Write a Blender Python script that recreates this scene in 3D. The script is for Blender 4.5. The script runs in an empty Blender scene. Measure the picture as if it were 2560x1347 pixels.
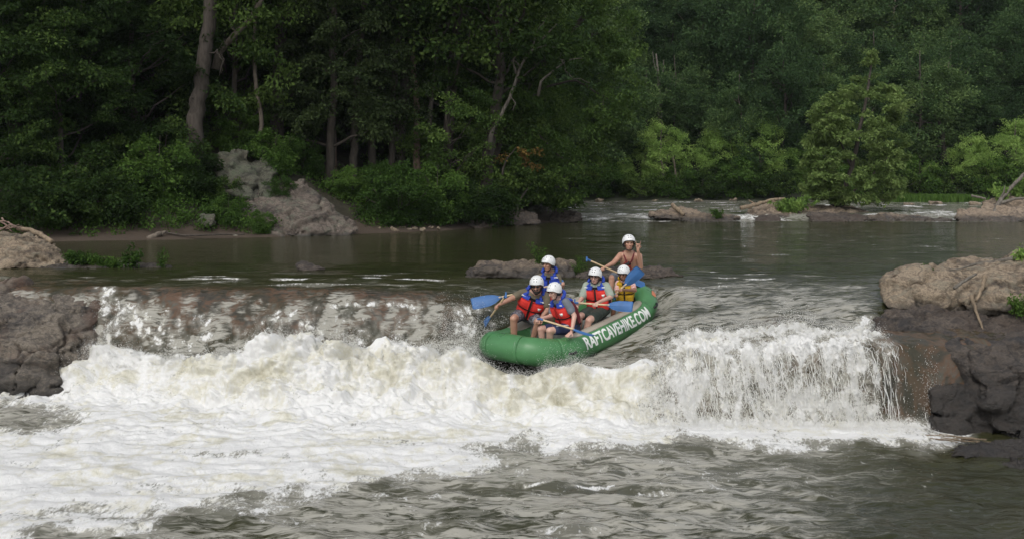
import bpy, bmesh, math, random
import numpy as np
from mathutils import Vector, Matrix

# ---------------------------------------------------------------- camera, sky, sun, exposure
SC = bpy.context.scene
COL = SC.collection
FPX, YH, CAMZ = 2600.0, 440.0, 2.02          # focal length and horizon row in photograph pixels, eye height above the upper pool
cam_data = bpy.data.cameras.new('camera')
cam = bpy.data.objects.new('camera', cam_data)
COL.objects.link(cam)
cam.location = (0, 0, CAMZ)
cam.rotation_euler = (math.radians(90), 0, 0)
cam_data.sensor_width = 36.0
cam_data.lens = 36.0 * FPX / 2560.0
cam_data.shift_y = -(673.5 - YH) / 2560.0
cam_data.clip_start = 0.1
cam_data.clip_end = 2000
SC.camera = cam

SUN_EL, SUN_AZ = math.radians(50), math.radians(200)   # azimuth the light comes from, measured from +Y towards +X
w = bpy.data.worlds.new('World')
SC.world = w
w.use_nodes = True
nt = w.node_tree
nt.nodes.clear()
sky = nt.nodes.new('ShaderNodeTexSky')
sky.sky_type = 'NISHITA'
sky.sun_disc = False
sky.sun_elevation = SUN_EL
sky.sun_rotation = SUN_AZ
sky.air_density = 1.0
sky.dust_density = 3.0
hs = nt.nodes.new('ShaderNodeHueSaturation')
hs.inputs['Saturation'].default_value = 0.28           # thin overcast: the blue is veiled
bg = nt.nodes.new('ShaderNodeBackground')
bg.inputs['Strength'].default_value = 0.15
wo = nt.nodes.new('ShaderNodeOutputWorld')
nt.links.new(sky.outputs[0], hs.inputs['Color'])
nt.links.new(hs.outputs[0], bg.inputs[0])
nt.links.new(bg.outputs[0], wo.inputs[0])

sd = bpy.data.lights.new('sun', 'SUN')
sd.energy = 0.6
sd.angle = math.radians(18)
sd.color = (1.0, 0.96, 0.90)
sun = bpy.data.objects.new('sun', sd)
COL.objects.link(sun)
_d = Vector((math.sin(SUN_AZ) * math.cos(SUN_EL), math.cos(SUN_AZ) * math.cos(SUN_EL), math.sin(SUN_EL)))
sun.rotation_euler = _d.to_track_quat('Z', 'Y').to_euler()
sun.location = (0, 0, 60)

vs = SC.view_settings
vs.view_transform = 'Standard'
vs.look = 'None'
vs.exposure = 0.22
vs.gamma = 1.0
vs.use_curve_mapping = False
SC.render.engine = 'CYCLES'
cy = SC.cycles
cy.use_denoising = True
cy.max_bounces = 5
cy.diffuse_bounces = 4
cy.glossy_bounces = 3
cy.transmission_bounces = 2
cy.transparent_max_bounces = 6
cy.caustics_reflective = False
cy.caustics_refractive = False
cy.sample_clamp_indirect = 4.0

# ---------------------------------------------------------------- helpers
def P(px, py, D):
    """a point D metres ahead of the eye, seen at this place of the photograph"""
    return np.array([(px - 1280.0) / FPX * D, D, CAMZ - (py - YH) / FPX * D])

def DZ(py, z=0.0):
    return (CAMZ - z) * FPX / (py - YH)

def G(px, py, z=0.0):
    return P(px, py, DZ(py, z))

def _hash(ix, iy, iz, seed):
    h = (ix * 374761393 + iy * 668265263 + iz * 2147483647 + seed * 1274126177) & 0xffffffff
    h = ((h ^ (h >> 13)) * 1274126177) & 0xffffffff
    h = ((h ^ (h >> 16)) * 2246822519) & 0xffffffff
    return h ^ (h >> 15)

_GR = np.array([[1,1,0],[-1,1,0],[1,-1,0],[-1,-1,0],[1,0,1],[-1,0,1],[1,0,-1],[-1,0,-1],[0,1,1],[0,-1,1],[0,1,-1],[0,-1,-1],[1,1,0],[-1,1,0],[0,-1,1],[0,-1,-1]], float)

_G2X = np.cos(np.arange(16)*math.pi/8)*1.25; _G2Y = np.sin(np.arange(16)*math.pi/8)*1.25

def noise(x, y, z=0.0, seed=0):
    """gradient noise, about -0.7..0.7"""
    if np.ndim(z) == 0:
        x = np.asarray(x, float); y = np.asarray(y, float)
        x, y = np.broadcast_arrays(x, y)
        x0 = np.floor(x).astype(np.int64); y0 = np.floor(y).astype(np.int64); fx = x-x0; fy = y-y0
        ux = fx*fx*fx*(fx*(fx*6-15)+10); uy = fy*fy*fy*(fy*(fy*6-15)+10)
        zi = int(round(float(z)*1000)); out = 0
        for dx in (0, 1):
            for dy in (0, 1):
                h = _hash(x0+dx, y0+dy, zi, seed) & 15
                out = out + (_G2X[h]*(fx-dx) + _G2Y[h]*(fy-dy))*(ux if dx else 1-ux)*(uy if dy else 1-uy)
        return out
    x = np.asarray(x, float); y = np.asarray(y, float); z = np.asarray(z, float) + np.zeros_like(x)
    x0 = np.floor(x).astype(np.int64); y0 = np.floor(y).astype(np.int64); z0 = np.floor(z).astype(np.int64)
    fx = x - x0; fy = y - y0; fz = z - z0
    ux = fx*fx*fx*(fx*(fx*6-15)+10); uy = fy*fy*fy*(fy*(fy*6-15)+10); uz = fz*fz*fz*(fz*(fz*6-15)+10)
    out = 0
    for dx in (0, 1):
        for dy in (0, 1):
            for dz in (0, 1):
                g = _GR[_hash(x0+dx, y0+dy, z0+dz, seed) & 15]
                d = g[..., 0]*(fx-dx) + g[..., 1]*(fy-dy) + g[..., 2]*(fz-dz)
                out = out + d*(ux if dx else 1-ux)*(uy if dy else 1-uy)*(uz if dz else 1-uz)
    return out

def fbm(x, y, z=0.0, octs=4, seed=0, gain=0.5, billow=False):
    a, s, o = 1.0, 1.0, 0.0
    for k in range(octs):
        n = noise(np.asarray(x)*s + 17.3*k, np.asarray(y)*s - 9.1*k, (np.asarray(z)*s + 3.7*k if np.ndim(z) else 0.0), seed+k)
        o = o + a*(np.abs(n)*2 - 0.45 if billow else n)
        a *= gain; s *= 2.03
    return o

def sstep(a, b, x):
    t = np.clip((np.asarray(x, float)-a)/(b-a), 0, 1)
    return t*t*(3-2*t)

def mesh_np(name, V, F, smooth=True):
    me = bpy.data.meshes.new(name)
    V = np.ascontiguousarray(V, np.float32); F = np.ascontiguousarray(F, np.int32)
    n, k = F.shape
    me.vertices.add(len(V)); me.vertices.foreach_set('co', V.ravel())
    me.loops.add(n*k); me.loops.foreach_set('vertex_index', F.ravel())
    me.polygons.add(n)
    me.polygons.foreach_set('loop_start', np.arange(0, n*k, k, dtype=np.int32))
    me.polygons.foreach_set('loop_total', np.full(n, k, np.int32))
    me.update(calc_edges=True)
    me.polygons.foreach_set('use_smooth', np.full(n, smooth))
    me.validate()
    return me

def attr(me, name, vals):
    a = me.attributes.new(name, 'FLOAT', 'POINT')
    a.data.foreach_set('value', np.ascontiguousarray(vals, np.float32).ravel())

def put(name, me, mat=None, parent=None):
    o = bpy.data.objects.new(name, me)
    COL.objects.link(o)
    if mat is not None:
        me.materials.clear(); me.materials.append(mat)
    if parent is not None:
        o.parent = parent
    return o

def tag(o, label=None, cat=None, group=None, kind=None):
    if label: o['label'] = label
    if cat: o['category'] = cat
    if group: o['group'] = group
    if kind: o['kind'] = kind
    return o

def empty(name, loc=(0, 0, 0)):
    o = bpy.data.objects.new(name, None)
    o.empty_display_size = 0.2
    COL.objects.link(o)
    o.location = loc
    return o

def copy_tree(root):
    c = root.copy(); COL.objects.link(c)
    for ch in root.children:
        d = ch.copy(); COL.objects.link(d); d.parent = c
        for g in ch.children:
            e = g.copy(); COL.objects.link(e); e.parent = d
    return c

class MB:
    """collects shapes for one mesh"""
    def __init__(s): s.v = []; s.f = []; s.n = 0
    def add(s, V, F):
        s.v.append(np.asarray(V, float).reshape(-1, 3)); s.f += [tuple(int(i)+s.n for i in q) for q in F]; s.n += len(s.v[-1])
    def tube(s, pts, rad, seg=8, cap=True):
        pts = np.asarray(pts, float); n = len(pts); rad = np.broadcast_to(np.asarray(rad, float), (n,))
        d = np.gradient(pts, axis=0); d /= np.linalg.norm(d, axis=1)[:, None] + 1e-9
        up = np.array([0, 0, 1.0]) if abs(d[0][2]) < 0.9 else np.array([1.0, 0, 0])
        V = []
        for i in range(n):
            a = np.cross(d[i], up); a /= np.linalg.norm(a) + 1e-9
            b = np.cross(a, d[i]); up = b
            th = np.arange(seg)*2*math.pi/seg
            V.append(pts[i] + rad[i]*(np.cos(th)[:, None]*a + np.sin(th)[:, None]*b))
        V = np.concatenate(V)
        F = [(i*seg+j, i*seg+(j+1) % seg, (i+1)*seg+(j+1) % seg, (i+1)*seg+j) for i in range(n-1) for j in range(seg)]
        if cap:
            F.append(tuple(range(seg-1, -1, -1))); F.append(tuple((n-1)*seg+j for j in range(seg)))
        s.add(V, F)
    def capsule(s, p0, r0, p1, r1, seg=12, k=4):
        p0 = np.asarray(p0, float); p1 = np.asarray(p1, float)
        d = p1-p0; L = np.linalg.norm(d)
        d = d/L if L > 1e-6 else np.array([0, 0, 1.0])
        pts = []; rad = []
        for i in range(k+1):
            a = math.pi/2*(1-i/k)*0.985; pts.append(p0-d*r0*math.sin(a)); rad.append(r0*math.cos(a))
        for i in range(k+1):
            a = math.pi/2*(i/k)*0.985; pts.append(p1+d*r1*math.sin(a)); rad.append(r1*math.cos(a))
        up = np.array([0, 0, 1.0]) if abs(d[2]) < 0.9 else np.array([1.0, 0, 0])
        a = np.cross(d, up); a /= np.linalg.norm(a); b = np.cross(a, d)
        th = np.arange(seg)*2*math.pi/seg
        ring = np.cos(th)[:, None]*a + np.sin(th)[:, None]*b
        V = np.concatenate([p+r*ring for p, r in zip(pts, rad)]); n = len(pts)
        F = [(i*seg+j, i*seg+(j+1) % seg, (i+1)*seg+(j+1) % seg, (i+1)*seg+j) for i in range(n-1) for j in range(seg)]
        F.append(tuple(range(seg-1, -1, -1))); F.append(tuple((n-1)*seg+j for j in range(seg)))
        s.add(V, F)
    def ell(s, c, ax, seg=16, k=10):
        """ellipsoid: ax = three axis vectors (rows)"""
        c = np.asarray(c, float); ax = np.asarray(ax, float)
        ph = (np.arange(k+1)/k*0.985+0.0075)*math.pi; th = np.arange(seg)*2*math.pi/seg
        V = np.array([[math.sin(p)*math.cos(t), math.sin(p)*math.sin(t), math.cos(p)] for p in ph for t in th]) @ ax + c
        F = [(i*seg+j, (i+1)*seg+j, (i+1)*seg+(j+1) % seg, i*seg+(j+1) % seg) for i in range(k) for j in range(seg)]
        F.append(tuple(range(seg))); F.append(tuple(k*seg+j for j in range(seg-1, -1, -1)))
        s.add(V, F)
    def box(s, c, ax):
        c = np.asarray(c, float); ax = np.asarray(ax, float)
        V = np.array([[x, y, z] for x in (-1, 1) for y in (-1, 1) for z in (-1, 1)], float) @ ax + c
        s.add(V, [(0,1,3,2),(4,6,7,5),(0,4,5,1),(2,3,7,6),(0,2,6,4),(1,5,7,3)])
    def mesh(s, name, smooth=True):
        me = bpy.data.meshes.new(name)
        V = np.concatenate(s.v)
        me.from_pydata(V.tolist(), [], s.f); me.update()
        me.polygons.foreach_set('use_smooth', np.full(len(me.polygons), smooth))
        return me
    def put(s, name, mat, parent=None, smooth=True):
        return put(name, s.mesh(name, smooth), mat, parent)

def remesh(me, voxel, smooth_it=4, fac=0.5):
    """one continuous surface from overlapping closed shapes"""
    o = bpy.data.objects.new('tmp', me); COL.objects.link(o)
    m = o.modifiers.new('r', 'REMESH'); m.mode = 'VOXEL'; m.voxel_size = voxel; m.use_smooth_shade = True
    if smooth_it:
        q = o.modifiers.new('s', 'SMOOTH'); q.factor = fac; q.iterations = smooth_it
    dg = bpy.context.evaluated_depsgraph_get()
    out = bpy.data.meshes.new_from_object(o.evaluated_get(dg))
    bpy.data.objects.remove(o); bpy.data.meshes.remove(me)
    out.polygons.foreach_set('use_smooth', np.full(len(out.polygons), True))
    return out

def get_co(me):
    a = np.empty(len(me.vertices)*3, np.float32); me.vertices.foreach_get('co', a); return a.reshape(-1, 3).astype(float)

def get_no(me):
    a = np.empty(len(me.vertices)*3, np.float32); me.vertices.foreach_get('normal', a); return a.reshape(-1, 3).astype(float)

def set_co(me, V):
    me.vertices.foreach_set('co', np.ascontiguousarray(V, np.float32).ravel()); me.update()

# ---- materials
class NT:
    def __init__(s, name):
        s.m = bpy.data.materials.new(name); s.m.use_nodes = True
        s.t = s.m.node_tree; s.t.nodes.clear()
        s.out = s.t.nodes.new('ShaderNodeOutputMaterial')
    def n(s, typ, props=None, **inp):
        nd = s.t.nodes.new('ShaderNode'+typ)
        for k, v in (props or {}).items(): setattr(nd, k, v)
        for k, v in inp.items():
            key = int(k[1:]) if k[0] == '_' else k.replace('_', ' ')
            s.set(nd.inputs[key], v)
        return nd
    def set(s, sock, v):
        if isinstance(v, bpy.types.NodeSocket): s.t.links.new(v, sock)
        elif isinstance(v, bpy.types.Node): s.t.links.new(v.outputs[0], sock)
        elif isinstance(v, tuple) and len(v) == 3 and sock.type == 'RGBA': sock.default_value = (*v, 1)
        else: sock.default_value = v
    def ramp(s, fac, stops, interp='LINEAR'):
        r = s.n('ValToRGB', None, _0=fac); cr = r.color_ramp; cr.interpolation = interp
        while len(cr.elements) < len(stops): cr.elements.new(0.5)
        for e, (p, c) in zip(cr.elements, stops):
            e.position = p; e.color = (*c, 1) if isinstance(c, tuple) else (c, c, c, 1)
        return r
    def mix(s, f, a, b):
        x = s.n('MixRGB'); s.set(x.inputs[0], f); s.set(x.inputs[1], a); s.set(x.inputs[2], b); return x
    def math(s, op, a, b=0.0, clamp=False):
        x = s.n('Math', {'operation': op, 'use_clamp': clamp}); s.set(x.inputs[0], a); s.set(x.inputs[1], b); return x
    def coord(s, scale=(1, 1, 1), rot=(0, 0, 0)):
        c = s.n('TexCoord'); m = s.n('Mapping'); s.t.links.new(c.outputs['Object'], m.inputs[0])
        m.inputs['Scale'].default_value = scale; m.inputs['Rotation'].default_value = rot; return m
    def noise(s, vec, scale, detail=4, rough=0.55, dist=0.0):
        return s.n('TexNoise', None, Vector=vec, Scale=scale, Detail=float(detail), Roughness=rough, Distortion=dist)
    def done(s, shader):
        s.t.links.new(shader.outputs[0], s.out.inputs['Surface']); return s.m

def plain(name, col, rough=0.6, var=0.12, scale=14.0, bump=0.0, metallic=0.0, spec=0.5):
    """an even colour with a little wear and unevenness"""
    t = NT(name); c = t.coord(); nz = t.noise(c, scale, 5)
    d = tuple(max(0, x*(1-var)) for x in col); u = tuple(min(1, x*(1+var)) for x in col)
    r = t.ramp(nz.outputs[0], [(0.3, d), (0.7, u)])
    b = t.n('BsdfPrincipled', None, Base_Color=r, Roughness=rough, Metallic=metallic)
    b.inputs['Specular IOR Level'].default_value = spec
    if bump:
        bp = t.n('Bump', None, Strength=bump, Distance=0.02, Height=nz.outputs[0]); t.set(b.inputs['Normal'], bp)
    return t.done(b)

# ---------------------------------------------------------------- natural materials
def water_material():
    t = NT('river_water'); c = t.coord()
    fo = t.n('Attribute', {'attribute_name': 'foam'}).outputs['Fac']
    br = t.n('Attribute', {'attribute_name': 'bed'}).outputs['Fac']
    cs = t.coord((1.0, 0.55, 1.0))
    n1 = t.noise(cs, 5.0, 8, 0.68, 0.6)
    n2 = t.noise(cs, 24.0, 5, 0.7, 0.3)
    nn = t.math('ADD', t.math('MULTIPLY', t.math('SUBTRACT', n1.outputs[0], 0.5), 1.7), t.math('MULTIPLY', t.math('SUBTRACT', n2.outputs[0], 0.5), 1.3))
    f = t.math('ADD', fo, nn)
    mask = t.n('MapRange', {'interpolation_type': 'SMOOTHSTEP'}, Value=f, _1=0.36, _2=0.78)
    # dark turbid water, or thin water over brown rock
    bn = t.noise(t.coord((1, 1, 0.5)), 3.2, 7, 0.65, 0.8)
    bed = t.ramp(bn.outputs[0], [(0.3, (0.032, 0.030, 0.025)), (0.46, (0.064, 0.055, 0.043)), (0.56, (0.120, 0.070, 0.044)), (0.66, (0.10, 0.095, 0.078))])
    wn = t.noise(c, 1.3, 3)
    wcol = t.ramp(wn.outputs[0], [(0.3, (0.023, 0.026, 0.010)), (0.7, (0.040, 0.040, 0.018))])
    # silt and bubbles under the surface, plus sky glare painted in as pale colour
    mk = t.n('Attribute', {'attribute_name': 'milk_glare'}).outputs['Fac']
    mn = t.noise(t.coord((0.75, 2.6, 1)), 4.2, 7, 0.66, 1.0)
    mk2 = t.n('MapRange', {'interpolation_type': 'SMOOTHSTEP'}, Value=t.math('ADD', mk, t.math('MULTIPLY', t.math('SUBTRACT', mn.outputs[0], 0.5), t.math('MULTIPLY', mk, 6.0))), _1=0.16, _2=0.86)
    milk_glare = t.math('MAXIMUM', mk2, t.math('MULTIPLY', t.n('MapRange', None, Value=fo, _1=0.03, _2=0.45), 0.6))
    col = t.mix(milk_glare, t.mix(br, wcol, bed), (0.33, 0.32, 0.275))
    b1 = t.noise(t.coord((0.8, 2.2, 1)), 4.5, 4, 0.5, 0.4)
    b2 = t.noise(c, 22.0, 3, 0.5)
    h = t.math('ADD', t.math('MULTIPLY', b1.outputs[0], 1.0), t.math('MULTIPLY', b2.outputs[0], 0.16))
    bump = t.n('Bump', None, Strength=0.42, Distance=0.08, Height=h)
    wat = t.n('BsdfPrincipled', None, Base_Color=col, Roughness=0.07, IOR=1.333, Normal=bump)
    # foam: aerated water, creamy where it is thin or carries silt
    cn = t.noise(t.coord((1.25, 1.0, 0.5)), 2.2, 6, 0.64, 0.9)
    cn2 = t.noise(c, 9.0, 5, 0.65, 0.4)
    cm = t.math('ADD', t.math('MULTIPLY', cn.outputs[0], 0.7), t.math('MULTIPLY', cn2.outputs[0], 0.3))
    thin = t.n('Attribute', {'attribute_name': 'silt'}).outputs['Fac']
    cm2 = t.math('SUBTRACT', cm, t.math('MULTIPLY', thin, 0.19))
    fcol = t.ramp(cm2, [(0.21, (0.56, 0.53, 0.40)), (0.35, (0.79, 0.77, 0.66)), (0.475, (0.92, 0.92, 0.90))])
    fb = t.noise(c, 30.0, 5, 0.7)
    fb1 = t.noise(t.coord((1.2, 1.0, 0.55)), 9.0, 6, 0.7, 0.9)
    fh = t.math('ADD', t.math('MULTIPLY', fb1.outputs[0], 1.0), t.math('MULTIPLY', fb.outputs[0], 0.35))
    fbump = t.n('Bump', None, Strength=0.5, Distance=0.08, Height=fh)
    foam = t.n('BsdfPrincipled', None, Base_Color=fcol, Roughness=0.55, Normal=fbump)
    foam.inputs['Specular IOR Level'].default_value = 0.25
    glow = t.n('BsdfTranslucent', None, Color=fcol)                    # light passing through the froth
    foam2 = t.n('MixShader', None, _0=0.18, _1=foam, _2=glow)
    return t.done(t.n('MixShader', None, _0=mask, _1=wat, _2=foam2))

def rock_material(name, light, mid, dark, wet_z=None, wet_band=0.25, scale=1.0, lichen=None, rust=None):
    t = NT(name); c = t.coord((1, 1, 1.6))
    n1 = t.noise(c, 1.3*scale, 9, 0.62, 0.5)
    n2 = t.noise(c, 9.0*scale, 8, 0.7)
    f = t.math('ADD', t.math('MULTIPLY', n1.outputs[0], 0.65), t.math('MULTIPLY', n2.outputs[0], 0.35))
    col = t.ramp(f, [(0.39, dark), (0.45, mid), (0.515, light), (0.555, tuple(x*0.75 for x in mid)), (0.63, tuple(x*1.15 for x in light))])
    if lichen:
        ln = t.noise(c, 3.0*scale, 8, 0.7, 0.4)
        col = t.mix(t.n('MapRange', None, Value=ln.outputs[0], _1=0.50, _2=0.60, _3=0.0, _4=0.75), col, lichen)
    if rust:
        rn = t.noise(c, 0.9*scale, 6, 0.6)
        col = t.mix(t.n('MapRange', None, Value=rn.outputs[0], _1=0.50, _2=0.66, _3=0.0, _4=0.85), col, rust)
    n3 = t.noise(c, 38.0*scale, 6, 0.7)
    vo = t.n('TexVoronoi', {'feature': 'DISTANCE_TO_EDGE'}, Vector=t.mix(0.28, c, t.noise(c, 2.0*scale, 5).outputs[1]), Scale=1.1*scale)
    crack = t.n('MapRange', None, Value=vo.outputs[0], _1=0.0, _2=0.02)
    col = t.mix(t.math('MULTIPLY', t.math('SUBTRACT', 1.0, crack), 0.55), col, dark)
    col = t.mix(t.n('MapRange', None, Value=n3.outputs[0], _1=0.35, _2=0.60, _3=0.6, _4=0.0), col, dark)
    rough = 0.85
    if wet_z is not None:
        g = t.n('NewGeometry'); sp = t.n('SeparateXYZ', None, Vector=g.outputs['Position'])
        zz = t.math('ADD', sp.outputs[2], t.math('MULTIPLY', t.math('SUBTRACT', n1.outputs[0], 0.5), wet_band*2.2))
        wet = t.n('MapRange', None, Value=zz, _1=wet_z+wet_band*0.5, _2=wet_z-wet_band*0.5)
        col = t.mix(wet, col, t.mix(0.75, col, (0.024, 0.0225, 0.021)))
        rough = t.n('MapRange', None, Value=wet, _3=0.85, _4=0.32)
    hh = t.math('ADD', t.math('ADD', f, t.math('MULTIPLY', n3.outputs[0], 0.22)), t.math('MULTIPLY', crack, 0.10))
    bp = t.n('Bump', None, Strength=0.9, Distance=0.12/scale, Height=hh)
    b = t.n('BsdfPrincipled', None, Base_Color=col, Roughness=rough, Normal=bp)
    return t.done(b)

def leaf_material(name, dark, mid, light, yellow=None, trans=0.38):
    t = NT(name)
    v = t.n('Attribute', {'attribute_name': 'tint'}).outputs['Fac']
    oi = t.n('ObjectInfo').outputs['Random']
    f = t.math('ADD', v, t.math('MULTIPLY', t.math('SUBTRACT', oi, 0.5), 0.7))
    st = [(0.05, dark), (0.5, mid), (0.92, light)]
    if yellow: st.append((1.0, yellow))
    col = t.ramp(f, st)
    d = t.n('BsdfPrincipled', None, Base_Color=col, Roughness=0.7)
    d.inputs['Specular IOR Level'].default_value = 0.12
    tr = t.n('BsdfTranslucent', None, Color=t.mix(0.5, col, light))
    return t.done(t.n('MixShader', None, _0=trans, _1=d, _2=tr))

def bark_material(name, a, b):
    t = NT(name); c = t.coord((1, 1, 0.18)); n = t.noise(c, 14.0, 7, 0.65, 0.4); n2 = t.noise(t.coord(), 1.7, 4)
    col = t.mix(n2.outputs[0], t.ramp(n.outputs[0], [(0.35, tuple(x*0.5 for x in a)), (0.6, a)]), t.ramp(n.outputs[0], [(0.35, tuple(x*0.5 for x in b)), (0.6, b)]))
    bp = t.n('Bump', None, Strength=0.8, Distance=0.04, Height=n.outputs[0])
    return t.done(t.n('BsdfPrincipled', None, Base_Color=col, Roughness=0.9, Normal=bp))

def soil_material(name, a, b, c3, mud=None):
    t = NT(name); c = t.coord(); n = t.noise(c, 0.7, 8, 0.65); n2 = t.noise(c, 7.0, 6, 0.7)
    f = t.math('ADD', t.math('MULTIPLY', n.outputs[0], 0.55), t.math('MULTIPLY', n2.outputs[0], 0.45))
    col = t.ramp(f, [(0.36, a), (0.5, b), (0.64, c3)])
    if mud:
        g = t.n('NewGeometry'); sp = t.n('SeparateXYZ', None, Vector=g.outputs['Position'])
        zz = t.math('ADD', sp.outputs[2], t.math('MULTIPLY', t.math('SUBTRACT', n2.outputs[0], 0.5), 0.5))
        col = t.mix(t.n('MapRange', None, Value=zz, _1=0.55, _2=0.25), col, t.mix(n2.outputs[0], tuple(x*0.6 for x in mud), tuple(x*1.3 for x in mud)))
    bp = t.n('Bump', None, Strength=0.8, Distance=0.08, Height=f)
    return t.done(t.n('BsdfPrincipled', None, Base_Color=col, Roughness=0.9, Normal=bp))

M = {}
M['water'] = water_material()
M['rock_near'] = rock_material('wet_grey_brown_rock', (0.26, 0.22, 0.17), (0.135, 0.115, 0.096), (0.050, 0.045, 0.041), wet_z=-1.35, wet_band=0.5, scale=0.9, rust=(0.13, 0.075, 0.05))
M['rock_cliff'] = rock_material('dark_cliff_rock', (0.15, 0.12, 0.095), (0.066, 0.055, 0.048), (0.022, 0.020, 0.019), wet_z=-0.80, wet_band=0.9, scale=0.8, rust=(0.075, 0.052, 0.038))
M['rock_lichen'] = rock_material('lichen_covered_rock', (0.42, 0.335, 0.235), (0.235, 0.18, 0.125), (0.065, 0.052, 0.041), wet_z=-0.12, wet_band=0.16, scale=1.2, lichen=(0.25, 0.225, 0.165))
M['rock_pool'] = rock_material('low_river_rock', (0.26, 0.20, 0.14), (0.13, 0.10, 0.075), (0.035, 0.032, 0.033), wet_z=0.17, wet_band=0.14, scale=1.5, lichen=(0.30, 0.235, 0.16))
M['rock_far'] = rock_material('mid_river_rock', (0.42, 0.33, 0.24), (0.27, 0.205, 0.145), (0.07, 0.06, 0.052), wet_z=0.24, wet_band=0.2, scale=0.9)
M['rock_bank'] = rock_material('mossy_bank_rock', (0.15, 0.15, 0.11), (0.075, 0.074, 0.055), (0.026, 0.026, 0.020), wet_z=0.1, wet_band=0.1, scale=0.8, lichen=(0.115, 0.14, 0.085), rust=(0.115, 0.10, 0.072))
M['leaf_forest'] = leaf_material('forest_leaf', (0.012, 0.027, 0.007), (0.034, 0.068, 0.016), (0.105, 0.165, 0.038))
M['leaf_mid'] = leaf_material('lighter_forest_leaf', (0.030, 0.062, 0.016), (0.075, 0.135, 0.032), (0.165, 0.25, 0.062))  # lighter, greener leaf colour for the trees towards the bank tip
M['leaf_hill'] = leaf_material('hillside_leaf', (0.026, 0.056, 0.022), (0.066, 0.122, 0.044), (0.150, 0.225, 0.075))
M['leaf_bright'] = leaf_material('riverside_leaf', (0.12, 0.21, 0.05), (0.22, 0.35, 0.085), (0.36, 0.50, 0.14))
M['leaf_olive'] = leaf_material('olive_leaf', (0.09, 0.145, 0.040), (0.17, 0.25, 0.072), (0.31, 0.39, 0.15))
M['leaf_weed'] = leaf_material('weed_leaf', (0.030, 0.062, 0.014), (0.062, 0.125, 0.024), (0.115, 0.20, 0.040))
M['leaf_cedar'] = leaf_material('cedar_leaf', (0.016, 0.030, 0.010), (0.030, 0.050, 0.017), (0.055, 0.080, 0.028))
M['leaf_dry'] = leaf_material('dry_leaf', (0.10, 0.06, 0.02), (0.22, 0.14, 0.04), (0.34, 0.24, 0.08))
M['bark_dark'] = bark_material('dark_bark', (0.060, 0.048, 0.038), (0.095, 0.080, 0.065))
M['bark_pale'] = bark_material('pale_bark', (0.24, 0.20, 0.155), (0.14, 0.115, 0.09))
M['bark_red'] = bark_material('peeling_red_bark', (0.22, 0.12, 0.085), (0.27, 0.22, 0.18))
M['bark_grey'] = bark_material('weathered_grey_wood', (0.22, 0.20, 0.165), (0.14, 0.12, 0.10))
M['drift'] = bark_material('driftwood', (0.36, 0.28, 0.19), (0.22, 0.165, 0.11))
M['soil'] = soil_material('forest_floor', (0.016, 0.015, 0.009), (0.030, 0.026, 0.015), (0.045, 0.050, 0.020), mud=(0.070, 0.050, 0.035))
M['hill'] = soil_material('hill_floor', (0.014, 0.020, 0.010), (0.025, 0.032, 0.014), (0.035, 0.048, 0.020))

# ---------------------------------------------------------------- raft frame (needed by the water)
R_C = np.array([1.09, 18.674, -0.745]); R_HD, R_PT = 0.784, 0.197
R_A, R_B, R_R, R_UP = 1.633, 0.736, 0.236, 0.204
R_F = np.array([-math.sin(R_HD)*math.cos(R_PT), -math.cos(R_HD)*math.cos(R_PT), -math.sin(R_PT)])
R_L = np.array([math.cos(R_HD), -math.sin(R_HD), 0.0])
R_U = np.cross(R_F, R_L)
def raft_to_world(p):
    p = np.asarray(p, float)
    return R_C + p[..., 0:1]*R_F + p[..., 1:2]*R_L + p[..., 2:3]*R_U

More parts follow.
